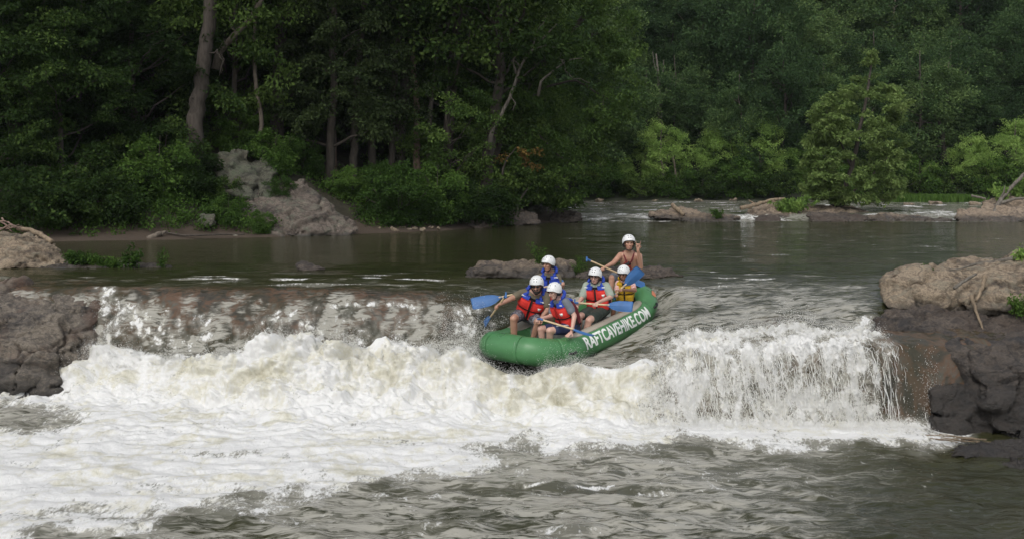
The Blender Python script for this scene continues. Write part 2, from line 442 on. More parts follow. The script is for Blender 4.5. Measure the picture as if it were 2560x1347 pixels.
# ---------------------------------------------------------------- the river: falls, chute and lower pool
KEYPX = np.array([-1400, -150, 250, 500, 750, 950, 1150, 1350, 1550, 1750, 2000, 2200, 2700, 3900], float)
K = np.array([  # (D, z) of: far pool, pool edge, lip, mid slope, trough, foam crest, mid face, foot, run-out, foreground
 [(24.5,0),(21.5,-.02),(20.2,-.08),(19.6,-.5),(19.2,-1.2),(18.9,-1.55),(18.5,-1.72),(17.9,-1.80),(14.0,-1.84),(7.5,-1.86)],
 [(24.5,0),(21.5,-.02),(20.2,-.08),(19.6,-.5),(19.2,-1.2),(18.9,-1.55),(18.5,-1.72),(17.9,-1.80),(14.0,-1.84),(7.5,-1.86)],
 [(24.5,0),(21.5,0),(19.9,-.09),(19.2,-.50),(18.7,-1.04),(18.3,-1.28),(17.9,-1.54),(17.4,-1.70),(14.0,-1.82),(7.5,-1.86)],
 [(24.5,0),(21.5,0),(19.9,-.12),(19.1,-.60),(18.4,-1.08),(17.8,-1.14),(17.35,-1.46),(16.8,-1.69),(14.0,-1.80),(7.5,-1.86)],
 [(24.5,0),(21.3,0),(19.9,-.12),(19.0,-.53),(18.2,-.92),(17.6,-.64),(17.05,-1.22),(16.4,-1.62),(13.8,-1.78),(7.5,-1.86)],
 [(24.5,0),(21.3,0),(19.8,-.13),(18.9,-.56),(18.2,-1.00),(17.5,-.90),(17.0,-1.28),(16.3,-1.65),(13.8,-1.80),(7.5,-1.86)],
 [(24.5,0),(21.2,0),(19.6,-.20),(18.7,-.62),(18.0,-1.00),(17.3,-.88),(16.8,-1.28),(16.1,-1.66),(13.8,-1.82),(7.5,-1.86)],
 [(24.5,0),(21.2,0),(19.6,-.38),(18.5,-.80),(17.3,-1.05),(16.8,-1.02),(16.4,-1.35),(15.8,-1.68),(13.8,-1.83),(7.5,-1.86)],
 [(24.5,0),(21.3,0),(19.4,-.40),(18.0,-.72),(17.0,-.96),(16.5,-1.06),(16.1,-1.38),(15.5,-1.72),(13.8,-1.84),(7.5,-1.86)],
 [(24.5,0),(21.5,0),(19.0,-.28),(17.7,-.46),(17.1,-.60),(16.6,-.82),(16.2,-1.28),(15.7,-1.72),(13.8,-1.84),(7.5,-1.86)],
 [(24.5,0),(21.5,0),(18.5,-.20),(17.3,-.38),(16.7,-.52),(16.2,-.72),(15.98,-1.22),(15.7,-1.74),(13.8,-1.84),(7.5,-1.86)],
 [(24.5,0),(21.0,0),(18.3,-.13),(17.1,-.42),(16.4,-.50),(16.05,-.62),(15.88,-1.2),(15.72,-1.76),(13.8,-1.85),(7.5,-1.86)],
 [(24.5,0),(21.0,0),(18.3,-.13),(17.1,-.42),(16.4,-.50),(16.05,-.62),(15.88,-1.2),(15.72,-1.76),(13.8,-1.85),(7.5,-1.86)],
 [(24.5,0),(21.0,0),(18.3,-.13),(17.1,-.42),(16.4,-.50),(16.05,-.62),(15.88,-1.2),(15.72,-1.76),(13.8,-1.85),(7.5,-1.86)]])

def water_sections(px):
    """keypoints of the river bed profile for columns px, smooth between the sections"""
    kk = K.reshape(len(KEYPX), -1)
    fine = np.linspace(KEYPX[0], KEYPX[-1], 2650)
    out = np.stack([np.interp(fine, KEYPX, kk[:, j]) for j in range(kk.shape[1])], 1)
    ker = np.hanning(61); ker /= ker.sum()
    pad = np.pad(out, ((30, 30), (0, 0)), 'edge')
    sm = np.stack([np.convolve(pad[:, j], ker, 'valid') for j in range(out.shape[1])], 1)
    return np.stack([np.interp(px, fine, sm[:, j]) for j in range(sm.shape[1])], 1).reshape(-1, 10, 2)

def profile_at(sec, s):
    """Catmull-Rom along the keypoints; sec (n,10,2), s (m,) -> (n,m,2)"""
    i = np.clip(np.floor(s).astype(int), 0, 8); f = (s-i)[None, :, None]
    p0 = sec[:, np.clip(i-1, 0, 9)]; p1 = sec[:, i]; p2 = sec[:, i+1]; p3 = sec[:, np.clip(i+2, 0, 9)]
    m1 = (p2-p0)*0.5; m2 = (p3-p1)*0.5
    lim = np.abs(p2-p1)*1.6
    m1 = np.clip(m1, -lim, lim); m2 = np.clip(m2, -lim, lim)
    f2 = f*f; f3 = f2*f
    return (2*f3-3*f2+1)*p1 + (f3-2*f2+f)*m1 + (-2*f3+3*f2)*p2 + (f3-f2)*m2

def foam_edge(px):
    """how far towards the eye the white water of the lower pool runs, as a distance"""
    return np.interp(px, [-400, 0, 250, 400, 700, 900, 1050, 1170, 1260, 1400, 1700, 2000, 2300, 2380, 2480, 3000],
                     [10.6, 10.9, 11.6, 12.0, 12.6, 13.0, 13.5, 13.9, 14.7, 15.2, 15.25, 15.1, 15.0, 15.5, 16.2, 16.5])

def bump1(x, c, w): return np.exp(-((np.asarray(x)-c)/w)**2)

def build_river():
    pxs = np.concatenate([np.linspace(-1400, -140, 30, endpoint=False), np.linspace(-140, 2700, 760, endpoint=False), np.linspace(2700, 3900, 30)])
    rows = [40, 48, 46, 46, 42, 48, 54, 125, 160]
    s = np.concatenate([np.linspace(k, k+1, n, endpoint=False) for k, n in enumerate(rows)] + [np.array([9.0])])
    sec = water_sections(pxs)
    pr = profile_at(sec, s)
    n, m = pr.shape[:2]
    D = pr[..., 0]; Z = pr[..., 1]
    PX = np.broadcast_to(pxs[:, None], (n, m)); S = np.broadcast_to(s[None], (n, m))
    X = (PX-1280)/FPX*D
    Pn = np.stack([X, D, Z], -1)
    # smooth normals of the base surface
    du = np.gradient(Pn, axis=0); dv = np.gradient(Pn, axis=1)
    N = np.cross(dv, du); N /= np.linalg.norm(N, axis=-1, keepdims=True)+1e-9
    N *= np.sign(N[..., 2:3]+1e-6)
    # ---- foam
    fe = foam_edge(PX)
    wob = fbm(X*0.9, D*0.9, 0, 4, 11)*1.1
    low = sstep(0.9, -0.55, (fe - D) + wob*0.8)                         # white apron of the lower pool
    low = low*sstep(6.6, 7.0, S)*np.clip(1.12+0.60*fbm(X*0.55, D*1.3, 0, 4, 13)-0.10*sstep(14.0, 11.5, D), 0, 1)
    # dark eddy left by the rock
    eddy = bump1(PX, 20, 150)*bump1(D, 16.5, 0.7) + 0.9*bump1(PX, 60, 90)*bump1(D, 18.0, 0.35)
    low = np.clip(low - 0.85*np.clip(eddy+wob*0.25, 0, 1)*sstep(420, 100, PX), 0, 1)
    left = sstep(1760, 1560, PX)                                          # full white pile on this side, thin veil beyond
    start = np.interp(PX, [-150, 220, 300, 500, 750, 950, 1180, 1300, 1420, 1560, 1700], [4.0, 4.1, 4.4, 4.75, 4.42, 4.62, 4.35, 4.95, 5.15, 4.9, 4.4])
    pile = sstep(-0.22, 0.16, S - start + fbm(X*1.6, D*1.6, 0, 4, 21)*0.45)*left*sstep(8.2, 7.0, S)
    # ribbons of white water on the brown slope
    warp = fbm(X*1.4, S*0.8, 0, 3, 31)*50+fbm(X*4, S*3, 0, 3, 32)*26
    rib = np.zeros_like(X)
    for pts, wd, a in (([(2.0,255),(2.7,300),(3.2,345),(3.8,405),(4.5,470)], 24, 1.15), ([(2.2,262),(3.2,272),(4.6,262)], 30, 1.0),
                       ([(2.6,395),(3.0,420),(3.5,425),(4.0,450)], 16, 0.9), ([(2.9,500),(3.4,492),(3.9,480),(4.4,500)], 20, 0.9), ([(3.0,560),(3.6,600),(4.2,560)], 12, 0.5),
                       ([(2.75,760),(3.05,700),(3.5,655),(4.2,600)], 20, 1.0), ([(2.75,760),(3.1,770),(3.6,790),(4.2,770)], 30, 0.8), ([(2.9,860),(3.3,850),(3.8,880),(4.3,860)], 22, 0.65),
                       ([(2.4,1180),(3.0,1160),(3.6,1150),(4.3,1140)], 46, 0.85), ([(2.5,1060),(3.0,1080),(3.5,1070),(4.2,1050)], 22, 0.5)):
        ps, pp = zip(*pts)
        cx = np.interp(S, ps, pp)
        rib = np.maximum(rib, a*bump1(PX+warp, cx, wd)*sstep(ps[0]-0.15, ps[0]+0.1, S)*sstep(5.0, 4.5, S))
    # a curling white edge running along the slope
    edge = np.interp(PX, [640, 700, 780, 900, 1060, 1100], [3.25, 2.85, 2.72, 2.62, 2.50, 2.5])
    rib = np.maximum(rib, 0.95*bump1(S, edge+warp*0.001+0.05*noise(X*2, D*2, 0, 5), 0.10)*sstep(620, 690, PX)*sstep(1100, 1030, PX))
    rib = np.maximum(rib, 0.40*sstep(2.4, 2.9, S)*sstep(4.6, 4.2, S)*sstep(640, 700, PX)*sstep(1240, 1150, PX))
    lace = fbm(X*3.2, S*1.4+D, 0, 4, 41, billow=True)
    fl = fbm(X*6.5+warp*0.004, S*1.6, 0, 4, 42)
    wide = np.maximum.reduce([0.55*bump1(PX+warp*1.3, np.interp(S, [2, 4.4], [260, 440]), 60)*sstep(2.2, 2.6, S), 0.5*bump1(PX+warp*1.3, 470, 60)*sstep(2.6, 3.2, S), 0.6*bump1(PX+warp, np.interp(S, [2.8, 4.3], [740, 640]), 90)*sstep(2.7, 3.0, S), 0.35*sstep(3.4, 4.2, S)])*sstep(4.8, 4.4, S)*sstep(1240, 1150, PX)
    rib = np.maximum(rib*np.clip(0.72 + lace*0.75 + fl*0.5, 0, 1.05), wide*np.clip(0.55+fl*1.3+lace*0.4, 0, 1))
    # right-hand fall: broken veil, and churned sheet above it
    rt = sstep(1560, 1740, PX)
    topl = np.interp(PX, [1560, 1700, 1850, 1990, 2100, 2200, 2260], [4.3, 3.65, 3.6, 3.35, 3.7, 3.75, 4.2])
    veil = rt*sstep(-0.12, 0.12, S-topl+fbm(X*2.2, D*2.2, 0, 3, 52)*0.35)*sstep(7.25, 7.0, S)*sstep(2270, 2190, PX)
    strk = fbm(X*7.5, S*1.3, 0, 4, 61)
    up = sstep(5.2, 4.6, S)
    blot = fbm(X*2.4, S*1.1+X, 0, 3, 62)
    veil = veil*np.clip((0.56+0.22*up) + strk*(0.55-0.25*up) + blot*0.55 + 0.25*sstep(1900, 1640, PX) - 0.26*sstep(2080, 2240, PX) - 0.10*bump1(PX, 1830, 120)*bump1(S, 4.4, 0.5), 0, 1)
    curl = np.interp(PX, [1700, 1760, 1820, 1880, 1930, 1990, 2050, 2110, 2180], [3.66, 3.62, 3.72, 3.55, 3.52, 3.33, 3.58, 3.66, 3.7])
    veil = np.maximum(veil, rt*0.95*bump1(S, curl+0.22+0.08*noise(X*3, D*3, 0, 8), 0.22)*sstep(2200, 2130, PX))
    veil = np.maximum(veil, 0.8*bump1(PX, 2165+(S-2.9)*-30, 24)*sstep(2.5, 2.8, S)*sstep(4.4, 3.8, S))
    # pool ripples and small whitecaps above the lip
    rp = noise(X*0.9, D*3.4, 0, 71)+0.5*noise(X*2.1, D*7.0, 0, 72)
    pool = 0.62*sstep(0.18, 0.5, rp)*(bump1(S, 1.35, 0.5)*sstep(380, 520, PX)*sstep(1200, 1080, PX)+0.9*bump1(S, 1.2, 0.55)*sstep(1640, 1720, PX)*sstep(2150, 1950, PX)
            + 0.6*bump1(S, 1.35, 0.4)*sstep(400, 200, PX))
    rib = rib*np.clip(0.80+0.9*fbm(X*9, S*5, 0, 3, 43), 0.25, 1.05)
    foam = np.maximum.reduce([low, pile, rib*0.85, veil, pool])
    # churn by the raft
    rel = Pn - R_C
    rf = rel@R_F; rl = rel@R_L; ru = rel@R_U
    se = (np.abs(rf/R_A)**3.6+np.abs(rl/R_B)**3.6)**(1/3.6)
    se_out = (np.abs(rf/(R_A+R_R))**3.2+np.abs(rl/(R_B+R_R))**3.2)**(1/3.2)
    churn = bump1(se_out, 1.08, 0.10)*np.clip(0.25+fbm(X*2.2, D*2.2, 0, 4, 81)*1.5, 0, 1)*np.where(rf > 0.9, 1.0, 0.45)
    foam = np.maximum(foam, churn*0.8)
    # streaks of froth drifting over the darker lower pool
    foam = np.maximum(foam, 0.16*sstep(2500, 1700, PX)*sstep(6.9, 7.2, S)*sstep(10.5, 13.5, D))
    drift = sstep(0.20, 0.52, fbm(X*1.0, D*2.6, 0, 4, 91))*sstep(7.1, 7.5, S)
    foam = np.maximum(foam, 0.40*drift*sstep(2500, 1500, PX)*sstep(9.0, 8.1, S)+0.46*drift*bump1(PX, 1400, 160)*bump1(D, 12.9, 0.25))
    ed = np.clip(bump1(PX, 30, 120)*bump1(D, 16.6, 0.9)*1.1+wob*0.35, 0, 1)*sstep(330, 150, PX)*sstep(18.2, 17.6, D)*sstep(14.6, 15.4, D)
    foam = np.clip(foam*(1-0.80*ed), 0, 1)
    # ---- relief
    pl = np.clip(pile, 0, 1)
    amp_pile = pl*sstep(7.6, 6.6, S)*0.235*(1-0.45*sstep(1200, 1500, PX))*(1-0.35*sstep(620, 420, PX))
    bil = fbm(X*1.45, D*1.45, Z*1.6, 5, 101, 0.48, billow=True)
    big = fbm(X*0.8, D*0.9, Z*0.9, 3, 111)
    fin = fbm(X*7.0, D*7.0, Z*5.0, 3, 105, 0.6)
    disp = amp_pile*(bil*0.90+big*0.9+fin*0.16)
    amp_low = low*sstep(6.8, 7.4, S)*0.075
    disp = disp + amp_low*(fbm(X*0.9, D*1.9, 0, 4, 121, 0.5)*0.9+fbm(X*2.2, D*4.2, 0, 4, 122, 0.5, billow=True)*0.30*np.clip(0.5+1.5*noise(X*0.5, D*0.8, 0, 123), 0.1, 1.3))
    disp = disp + 0.05*rib*fbm(X*5, D*5, Z*5, 3, 131, billow=True)
    disp = disp + 0.085*veil*fbm(X*6, S*2.2, 0, 4, 141, billow=True)*sstep(7.2, 6.8, S)
    disp = disp + 0.06*np.clip(veil, 0, 1)*fbm(X*4, D*4, 0, 4, 142, billow=True)*sstep(5, 4.2, S)
    # smooth swell on the slope, flow-aligned
    sl = sstep(1.6, 2.4, S)*sstep(5.0, 4.2, S)
    disp = disp + sl*(0.06*noise(X*0.9+2, D*0.8, 0, 151)+0.030*fbm(X*3.0, D*1.2, 0, 3, 152))
    # standing ripples in the pool above
    disp = disp + sstep(1500, 1650, PX)*sstep(0.9, 1.5, S)*sstep(3.4, 2.8, S)*(noise(X*2.2, D*3.0, 0, 155)*0.030+noise(X*5, D*6, 0, 156)*0.012)
    pa = sstep(0.0, 0.35, S)*sstep(2.6, 1.5, S)
    rip = noise(X*0.75+0.3*noise(X, D, 0, 3), D*2.6, 0, 161)*0.030+noise(X*2.0, D*5.0, 0, 162)*0.012
    disp = disp + pa*rip*(0.55+sstep(0.7, 1.5, S))
    # wind-free but restless foreground pool
    fa = sstep(7.0, 7.6, S)*(1-0.6*low)
    wv = noise(X*1.1+0.4*noise(X*0.7, D*0.7, 0, 5), D*2.4, 0, 171)*0.085+noise(X*2.4, D*4.6, 0, 172)*0.042+noise(X*6, D*9, 0, 173)*0.013+noise(X*3.6, D*6.6, 0, 174)*0.024
    disp = disp + fa*wv*(1-0.35*sstep(1900, 2500, PX))
    Pn = Pn + N*disp[..., None]
    # the pile leans out over its foot
    Pn[..., 1] -= amp_pile*np.clip(bil, -0.2, 1)*0.35
    # hold the water under the raft
    inside = sstep(1.22, 0.98, se)
    zt = (R_C + rf[..., None]*R_F + rl[..., None]*R_L - 0.30*R_U)[..., 2]
    in2 = sstep(1.30, 1.03, se_out)*sstep(-0.55, 0.0, rl); z2 = (R_C + rf[..., None]*R_F + rl[..., None]*R_L - 0.17*R_U)[..., 2]
    Pn[..., 2] = np.where(Pn[..., 2] > z2, Pn[..., 2]*(1-in2)+z2*in2, Pn[..., 2])
    Pn[..., 2] = np.where(Pn[..., 2] > zt, Pn[..., 2]*(1-inside)+zt*inside, Pn[..., 2])
    # ---- what lies under thin water
    bedm = sstep(1.75, 2.2, S)*(0.35+0.65*sstep(3.9, 3.0, S))*sstep(5.2, 4.6, S)*sstep(1250, 1050, PX)
    bedm = np.maximum(bedm, 0.95*rt*sstep(3.9, 4.4, S)*sstep(7.3, 7.0, S))
    bedm = np.maximum(bedm, 0.95*bump1(PX, 1950, 90)*bump1(S, 3.1, 0.35))
    bedm = np.maximum(bedm, 0.8*sstep(2080, 2200, PX)*sstep(2.9, 3.4, S)*sstep(7.3, 7.0, S))
    bedm = np.maximum(bedm, 0.7*sstep(330, 150, PX)*bump1(S, 1.75, 0.35))
    bedm = np.clip(bedm*(0.75+0.6*fbm(X*1.1, D*1.1, 0, 3, 181)), 0, 1)
    silt = np.clip(pl*bump1(S, 5.6, 0.9)*(0.5+0.9*fbm(X*0.7, S*0.9, 0, 3, 191)) + 0.55*sstep(1000, 1300, PX)*sstep(1750, 1500, PX)*sstep(5, 5.4, S)*sstep(7, 6.5, S) + 0.8*low*sstep(6.9, 7.2, S)*np.clip(0.15+1.3*fbm(X*0.7, D*1.7, 0, 4, 196), 0, 1), 0, 1)
    # fine bubbles and silt, and silvery sky reflections put into the water colour
    milk_glare = sstep(6.9, 7.1, S)*np.interp(PX, [-150, 1200, 1500, 1900, 2150, 2500], [0.85, 0.85, 0.85, 0.66, 0.26, 0.03])*np.interp(D, [10.5, 12.5, 14.5, 15.5], [0.78, 0.85, 0.95, 1.0])
    milk_glare = np.maximum(milk_glare, 0.74*sstep(1200, 1500, PX)*sstep(1.0, 1.9, S)*sstep(7.2, 7.0, S)*sstep(2260, 2100, PX))
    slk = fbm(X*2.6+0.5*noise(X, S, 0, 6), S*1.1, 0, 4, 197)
    milk_glare = np.maximum(milk_glare, np.clip(0.50+1.1*slk, 0, 0.95)*sstep(1250, 1150, PX)*sstep(1.9, 2.7, S)*sstep(7.2, 7.0, S))
    milk_glare = np.maximum(milk_glare, 0.22*sstep(0.9, 1.4, S)*sstep(2.4, 1.9, S))
    milk_glare = np.clip(0.92*milk_glare*(0.95+0.8*fbm(X*0.8, D*1.6, 0, 3, 195)), 0, 1)
    V = Pn.reshape(-1, 3)
    idx = np.arange(n*m).reshape(n, m)
    F = np.stack([idx[:-1, :-1], idx[:-1, 1:], idx[1:, 1:], idx[1:, :-1]], -1).reshape(-1, 4)
    me = mesh_np('river', V, F)
    attr(me, 'foam', foam); attr(me, 'bed', bedm); attr(me, 'silt', silt); attr(me, 'milk_glare', milk_glare)
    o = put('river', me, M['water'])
    tag(o, kind='structure')
    return Pn, foam, PX, S, N

RIV = build_river()

# the calm pool above and the reach beyond the next riffle
def build_pool():
    ys = [24.5]
    while ys[-1] < 96: ys.append(ys[-1]+0.08+(ys[-1]-24)*0.008)
    ys = np.array(ys); xs = np.linspace(-46, 62, 380)
    X, D = np.meshgrid(xs, ys, indexing='ij')
    st = sstep(46.6, 48.8, D+0.8*noise(X*0.4, D*0.3, 0, 1)+np.interp(X, [0, 4, 20, 26], [0, 0, 0, -1.0]))
    Z = 0.28*st
    a = sstep(24.5, 26, D)
    rip = noise(X*0.55, D*1.9, 0, 201)*0.022+noise(X*1.6, D*4.0, 0, 202)*0.007
    Z = Z + a*rip*(0.35+2.6*sstep(43, 48, D))*np.interp(X, [-14, -2, 4, 40], [0.25, 0.5, 1, 1])
    rap = bump1(D, 47.3, 1.1)*sstep(2.0, 4.5, X)
    Z = Z + rap*0.05*fbm(X*1.5, D*2, 0, 3, 203)
    foam = rap*sstep(-0.15, 0.35, noise(X*0.55, D*0.9, 0, 211)+0.25*noise(X*2, D*3, 0, 212))*0.75
    foam = np.maximum(foam, 0.6*bump1(D, 46.3, 0.22)*sstep(1.5, 3, X)*sstep(-0.2, 0.2, noise(X*0.7, 0*D, 0, 213)))
    foam = np.maximum(foam, 0.85*bump1(X, 20.0, 2.2)*bump1(D, 49.5, 1.7)*np.clip(0.6+fbm(X*1.4, D*1.6, 0, 3, 214)*1.5, 0, 1))
    foam = np.maximum(foam, 0.9*bump1(X, 1.75, 0.35)*bump1(D, 46.8, 1.0))
    foam = np.maximum(foam, sstep(0.16, 0.45, noise(X*0.5, D*1.3, 0, 215)+0.3*noise(X*2, D*5, 0, 216))*0.66*sstep(45, 49, D)*sstep(75, 66, D))
    foam = np.maximum(foam, sstep(0.40, 0.6, noise(X*0.8, D*2.6, 0, 217)+0.3*noise(X*2, D*8, 0, 218))*0.36*sstep(24.5, 26, D)*sstep(48, 44, D)*sstep(0, 3, X))
    n, m = X.shape; idx = np.arange(n*m).reshape(n, m)
    F = np.stack([idx[:-1, :-1], idx[1:, :-1], idx[1:, 1:], idx[:-1, 1:]], -1).reshape(-1, 4)
    me = mesh_np('pool_water', np.stack([X, D, Z], -1).reshape(-1, 3), F)
    attr(me, 'foam', foam); attr(me, 'bed', np.zeros(n*m)); attr(me, 'silt', np.zeros(n*m)); attr(me, 'milk_glare', 1.0*sstep(44, 48, D)*sstep(0, 3, X)*np.clip(0.7+noise(X*0.4, D*0.8, 0, 9), 0, 1))  # pale tint paints the silvery glare of the upper reach
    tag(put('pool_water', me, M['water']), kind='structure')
build_pool()

# ---------------------------------------------------------------- banks and hill
SHX = np.array([-60, -19.3, -14, -11.1, -7.7, -5.3, -2.65, -.5, 1.2, 3.3, 4.2])
SHD = np.array([30.5, 31.8, 32.2, 32.8, 34.6, 36.2, 38.3, 41.7, 44.9, 46.5, 50.5])
def bank_h(X, D):
    d = D - np.interp(X, SHX, SHD)
    d = np.minimum(d, (3.9 - X - 0.02*(D-46))*1.3)
    k = np.interp(X, [-30, -12, -6, -2, 1, 3], [1.25, 1.2, 0.85, 0.75, 0.6, 0.45])
    h = np.interp(d, [-6, -0.5, 0, 1.0, 2.4, 4.0, 6.5, 12, 30, 60], [-1.2, -0.25, 0.01, 0.14, 0.55, 1.5, 2.6, 4.2, 11, 24])
    return np.where(h > 0.14, 0.14+(h-0.14)*k, h) + sstep(0.8, 3, d)*fbm(X*0.5, D*0.5, 0, 4, 301)*0.55
def hill_h(X, D):
    sh = 72.0+0.8*noise(X*0.12, 0*X, 0, 311)
    d = D-sh
    h = np.interp(d, [-8, -0.5, 0, 1.0, 2.5, 6, 30, 120], [-1, -0.1, 0.24, 0.42, 0.8, 2.2, 14, 20])
    return h + sstep(2, 8, d)*fbm(X*0.11, D*0.11, 0, 3, 312)*2.5
def grid_terrain(name, xs, ys, fn, mat):
    X, D = np.meshgrid(xs, ys, indexing='ij'); n, m = X.shape
    idx = np.arange(n*m).reshape(n, m)
    F = np.stack([idx[:-1, :-1], idx[1:, :-1], idx[1:, 1:], idx[:-1, 1:]], -1).reshape(-1, 4)
    o = put(name, mesh_np(name, np.stack([X, D, fn(X, D)], -1).reshape(-1, 3), F), mat)
    tag(o, kind='structure'); return o
grid_terrain('river_bank', np.linspace(-60, 6, 160), np.linspace(26, 92, 160), bank_h, M['soil'])
grid_terrain('hill', np.linspace(-70, 110, 150), np.linspace(68, 190, 110), hill_h, M['hill'])

# ---------------------------------------------------------------- rocks
def hull_mb(pts):
    bm = bmesh.new()
    for p in pts: bm.verts.new(tuple(p))
    r = bmesh.ops.convex_hull(bm, input=bm.verts[:])
    bmesh.ops.delete(bm, geom=list({g for g in r['geom_interior']+r['geom_unused'] if isinstance(g, bmesh.types.BMVert)}), context='VERTS')
    me = bpy.data.meshes.new('h'); bm.to_mesh(me); bm.free()
    V = get_co(me); F = [tuple(p.vertices) for p in me.polygons]; bpy.data.meshes.remove(me)
    return V, F

def rock(name, hulls, mat, voxel, amp, seed, label, group=None, cat='rock', strata=0.6, parent=None, freq=1.0, smooth_it=2, block=1.0, lump=1.0):
    mb = MB()
    for h in hulls: mb.add(*hull_mb(h))
    me = remesh(mb.mesh('r'), voxel, smooth_it)
    V = get_co(me); N = get_no(me)
    x, y, z = V.T
    L = amp*6
    n = fbm(x/L*freq, y/L*freq, z/L*1.5*freq, 6, seed, 0.60)
    # ledges: rounded steps in a tilted bedding direction
    q = (z*0.94+x*0.18+0.25*amp*fbm(x/L, y/L, z/L, 2, seed+9))/(amp*3.2)
    st = np.abs((q-np.floor(q))-0.5)*2
    d = amp*(n*1.3*lump + strata*(sstep(0.0, 0.45, st)-0.7)*0.55)
    # a few sharp fracture planes
    r = np.random.default_rng(seed)
    for k in range(4):
        a = r.normal(size=3)*np.array([0.45, 0.45, 1.0]); a /= np.linalg.norm(a); off = r.uniform(-0.35, 0.35)*np.ptp(V, axis=0).max()
        t = (V-V.mean(0))@a-off+fbm(x/L, y/L, z/L, 2, seed+20+k)*amp*0.7
        d -= amp*0.55*np.exp(-(t/(amp*0.2))**2)
    # blocks that broke along joints: each cell of the rock stands a little in or out
    q3 = np.stack([x, y, z*1.9], 1); lo3 = q3.min(0); hi3 = q3.max(0); ncell = int(np.clip(np.prod((hi3-lo3)/(amp*5.5)), 14, 90))
    cp = r.uniform(lo3, hi3, size=(ncell, 3)); cv = r.uniform(-0.5, 0.5, ncell)
    wq = q3+np.stack([fbm(x/L*1.5, y/L*1.5, z/L*1.5, 2, seed+31+j) for j in range(3)], 1)*amp*1.4
    d2 = np.sqrt(((wq[:, None, :]-cp[None])**2).sum(-1)); od = np.argsort(d2, 1)[:, :2]; ii = np.arange(len(d2))
    gap = d2[ii, od[:, 1]]-d2[ii, od[:, 0]]
    d += block*amp*(cv[od[:, 0]]*sstep(0, amp*0.5, gap)*1.1-0.95*sstep(amp*0.26, 0, gap))
    set_co(me, V+N*d[:, None])
    me.polygons.foreach_set('use_smooth', np.full(len(me.polygons), True))
    o = put(name, me, mat, parent)
    if label: tag(o, label, cat, group)
    return o

def blob_pts(c, size, n, rng, flat=0.75):
    """random rounded boulder hull"""
    v = rng.normal(size=(n, 3)); v /= np.linalg.norm(v, axis=1)[:, None]
    v *= rng.uniform(0.8, 1.05, size=(n, 1)); v[:, 2] = np.clip(v[:, 2], -0.5, flat)
    return np.asarray(c)+v*np.asarray(size)

RG = np.random.default_rng(5)
# big rock on the left of the fall
rock('boulder', [[P(-260, 700, 20.3), P(60, 704, 20.2), P(165, 730, 19.9), P(240, 762, 19.5), P(258, 790, 19.2), P(262, 850, 19.0), P(228, 905, 18.55), P(200, 985, 18.3),
                  P(100, 1000, 17.95), P(-260, 1010, 17.8), P(-260, 800, 18.3), P(0, 790, 18.5), P(130, 800, 18.5), P(210, 815, 18.7), P(0, 900, 17.95), P(120, 900, 18.05), P(-260, 980, 20.5), P(240, 980, 20.0)],
                 [P(-260, 930, 17.9), P(60, 925, 17.75), P(140, 935, 17.85), P(170, 1000, 17.8), P(-260, 1020, 17.6), P(-260, 1020, 18.8), P(170, 1010, 18.8)]],
     M['rock_near'], 0.042, 0.13, 11, 'large grey-brown rock slab walling in the white pile of the fall', block=1.4, lump=0.8)
# rock above it with driftwood, and the low ledge that trails into the pool
rock('boulder', [[P(-200, 580, 24.2), P(0, 583, 24), P(70, 578, 24), P(115, 600, 23.8), P(160, 640, 23.5), P(175, 672, 23.2), P(-200, 680, 22.6), P(30, 676, 22.7), P(-200, 620, 22.9), P(90, 630, 23.0), P(-200, 660, 25), P(120, 660, 25)]],
     M['rock_lichen'], 0.045, 0.10, 12, 'tan rounded rock carrying a driftwood branch and brush')
rock('rock_ledge', [[P(100, 655, 23.4), P(220, 652, 23.3), P(300, 660, 23.2), P(310, 676, 22.9), P(90, 680, 22.6), P(210, 668, 22.7), P(200, 660, 24)],
                    [P(290, 655, 23.3), P(330, 652, 23.4), P(430, 664, 23.1), P(440, 676, 22.9), P(290, 676, 22.8), P(350, 664, 24)]],
     M['rock_pool'], 0.03, 0.05, 13, 'low dark wet ledge with weeds growing along it', cat='rock')
rock('boulder', [[P(735, 668, 22.6), P(752, 650, 22.8), P(775, 655, 22.8), P(815, 672, 22.4), P(760, 680, 22.2), P(770, 668, 23.3)]],
     M['rock_cliff'], 0.025, 0.04, 14, 'small black pointed rock poking out of the pool')
# flat rock behind the raft
rock('boulder', [[P(1158, 680, 21.3), P(1195, 656, 21.5), P(1330, 654, 21.6), P(1400, 650, 21.5), P(1432, 655, 21.4), P(1438, 694, 21.0), P(1350, 700, 20.8), P(1170, 698, 20.9), P(1200, 675, 20.9), P(1380, 668, 20.95), P(1220, 660, 22.6), P(1430, 660, 22.6)]],
     M['rock_pool'], 0.03, 0.06, 15, 'flat-topped rock with tan patches and a weedy tuft behind the raft')
rock('boulder', [[P(1430, 690, 21.2), P(1470, 672, 21.5), P(1590, 666, 21.6), P(1650, 668, 21.4), P(1715, 690, 21.0), P(1640, 699, 20.8), P(1450, 700, 20.8), P(1560, 668, 22.5)]],
     M['rock_cliff'], 0.03, 0.05, 16, 'low black slab of rock behind the raft guide')
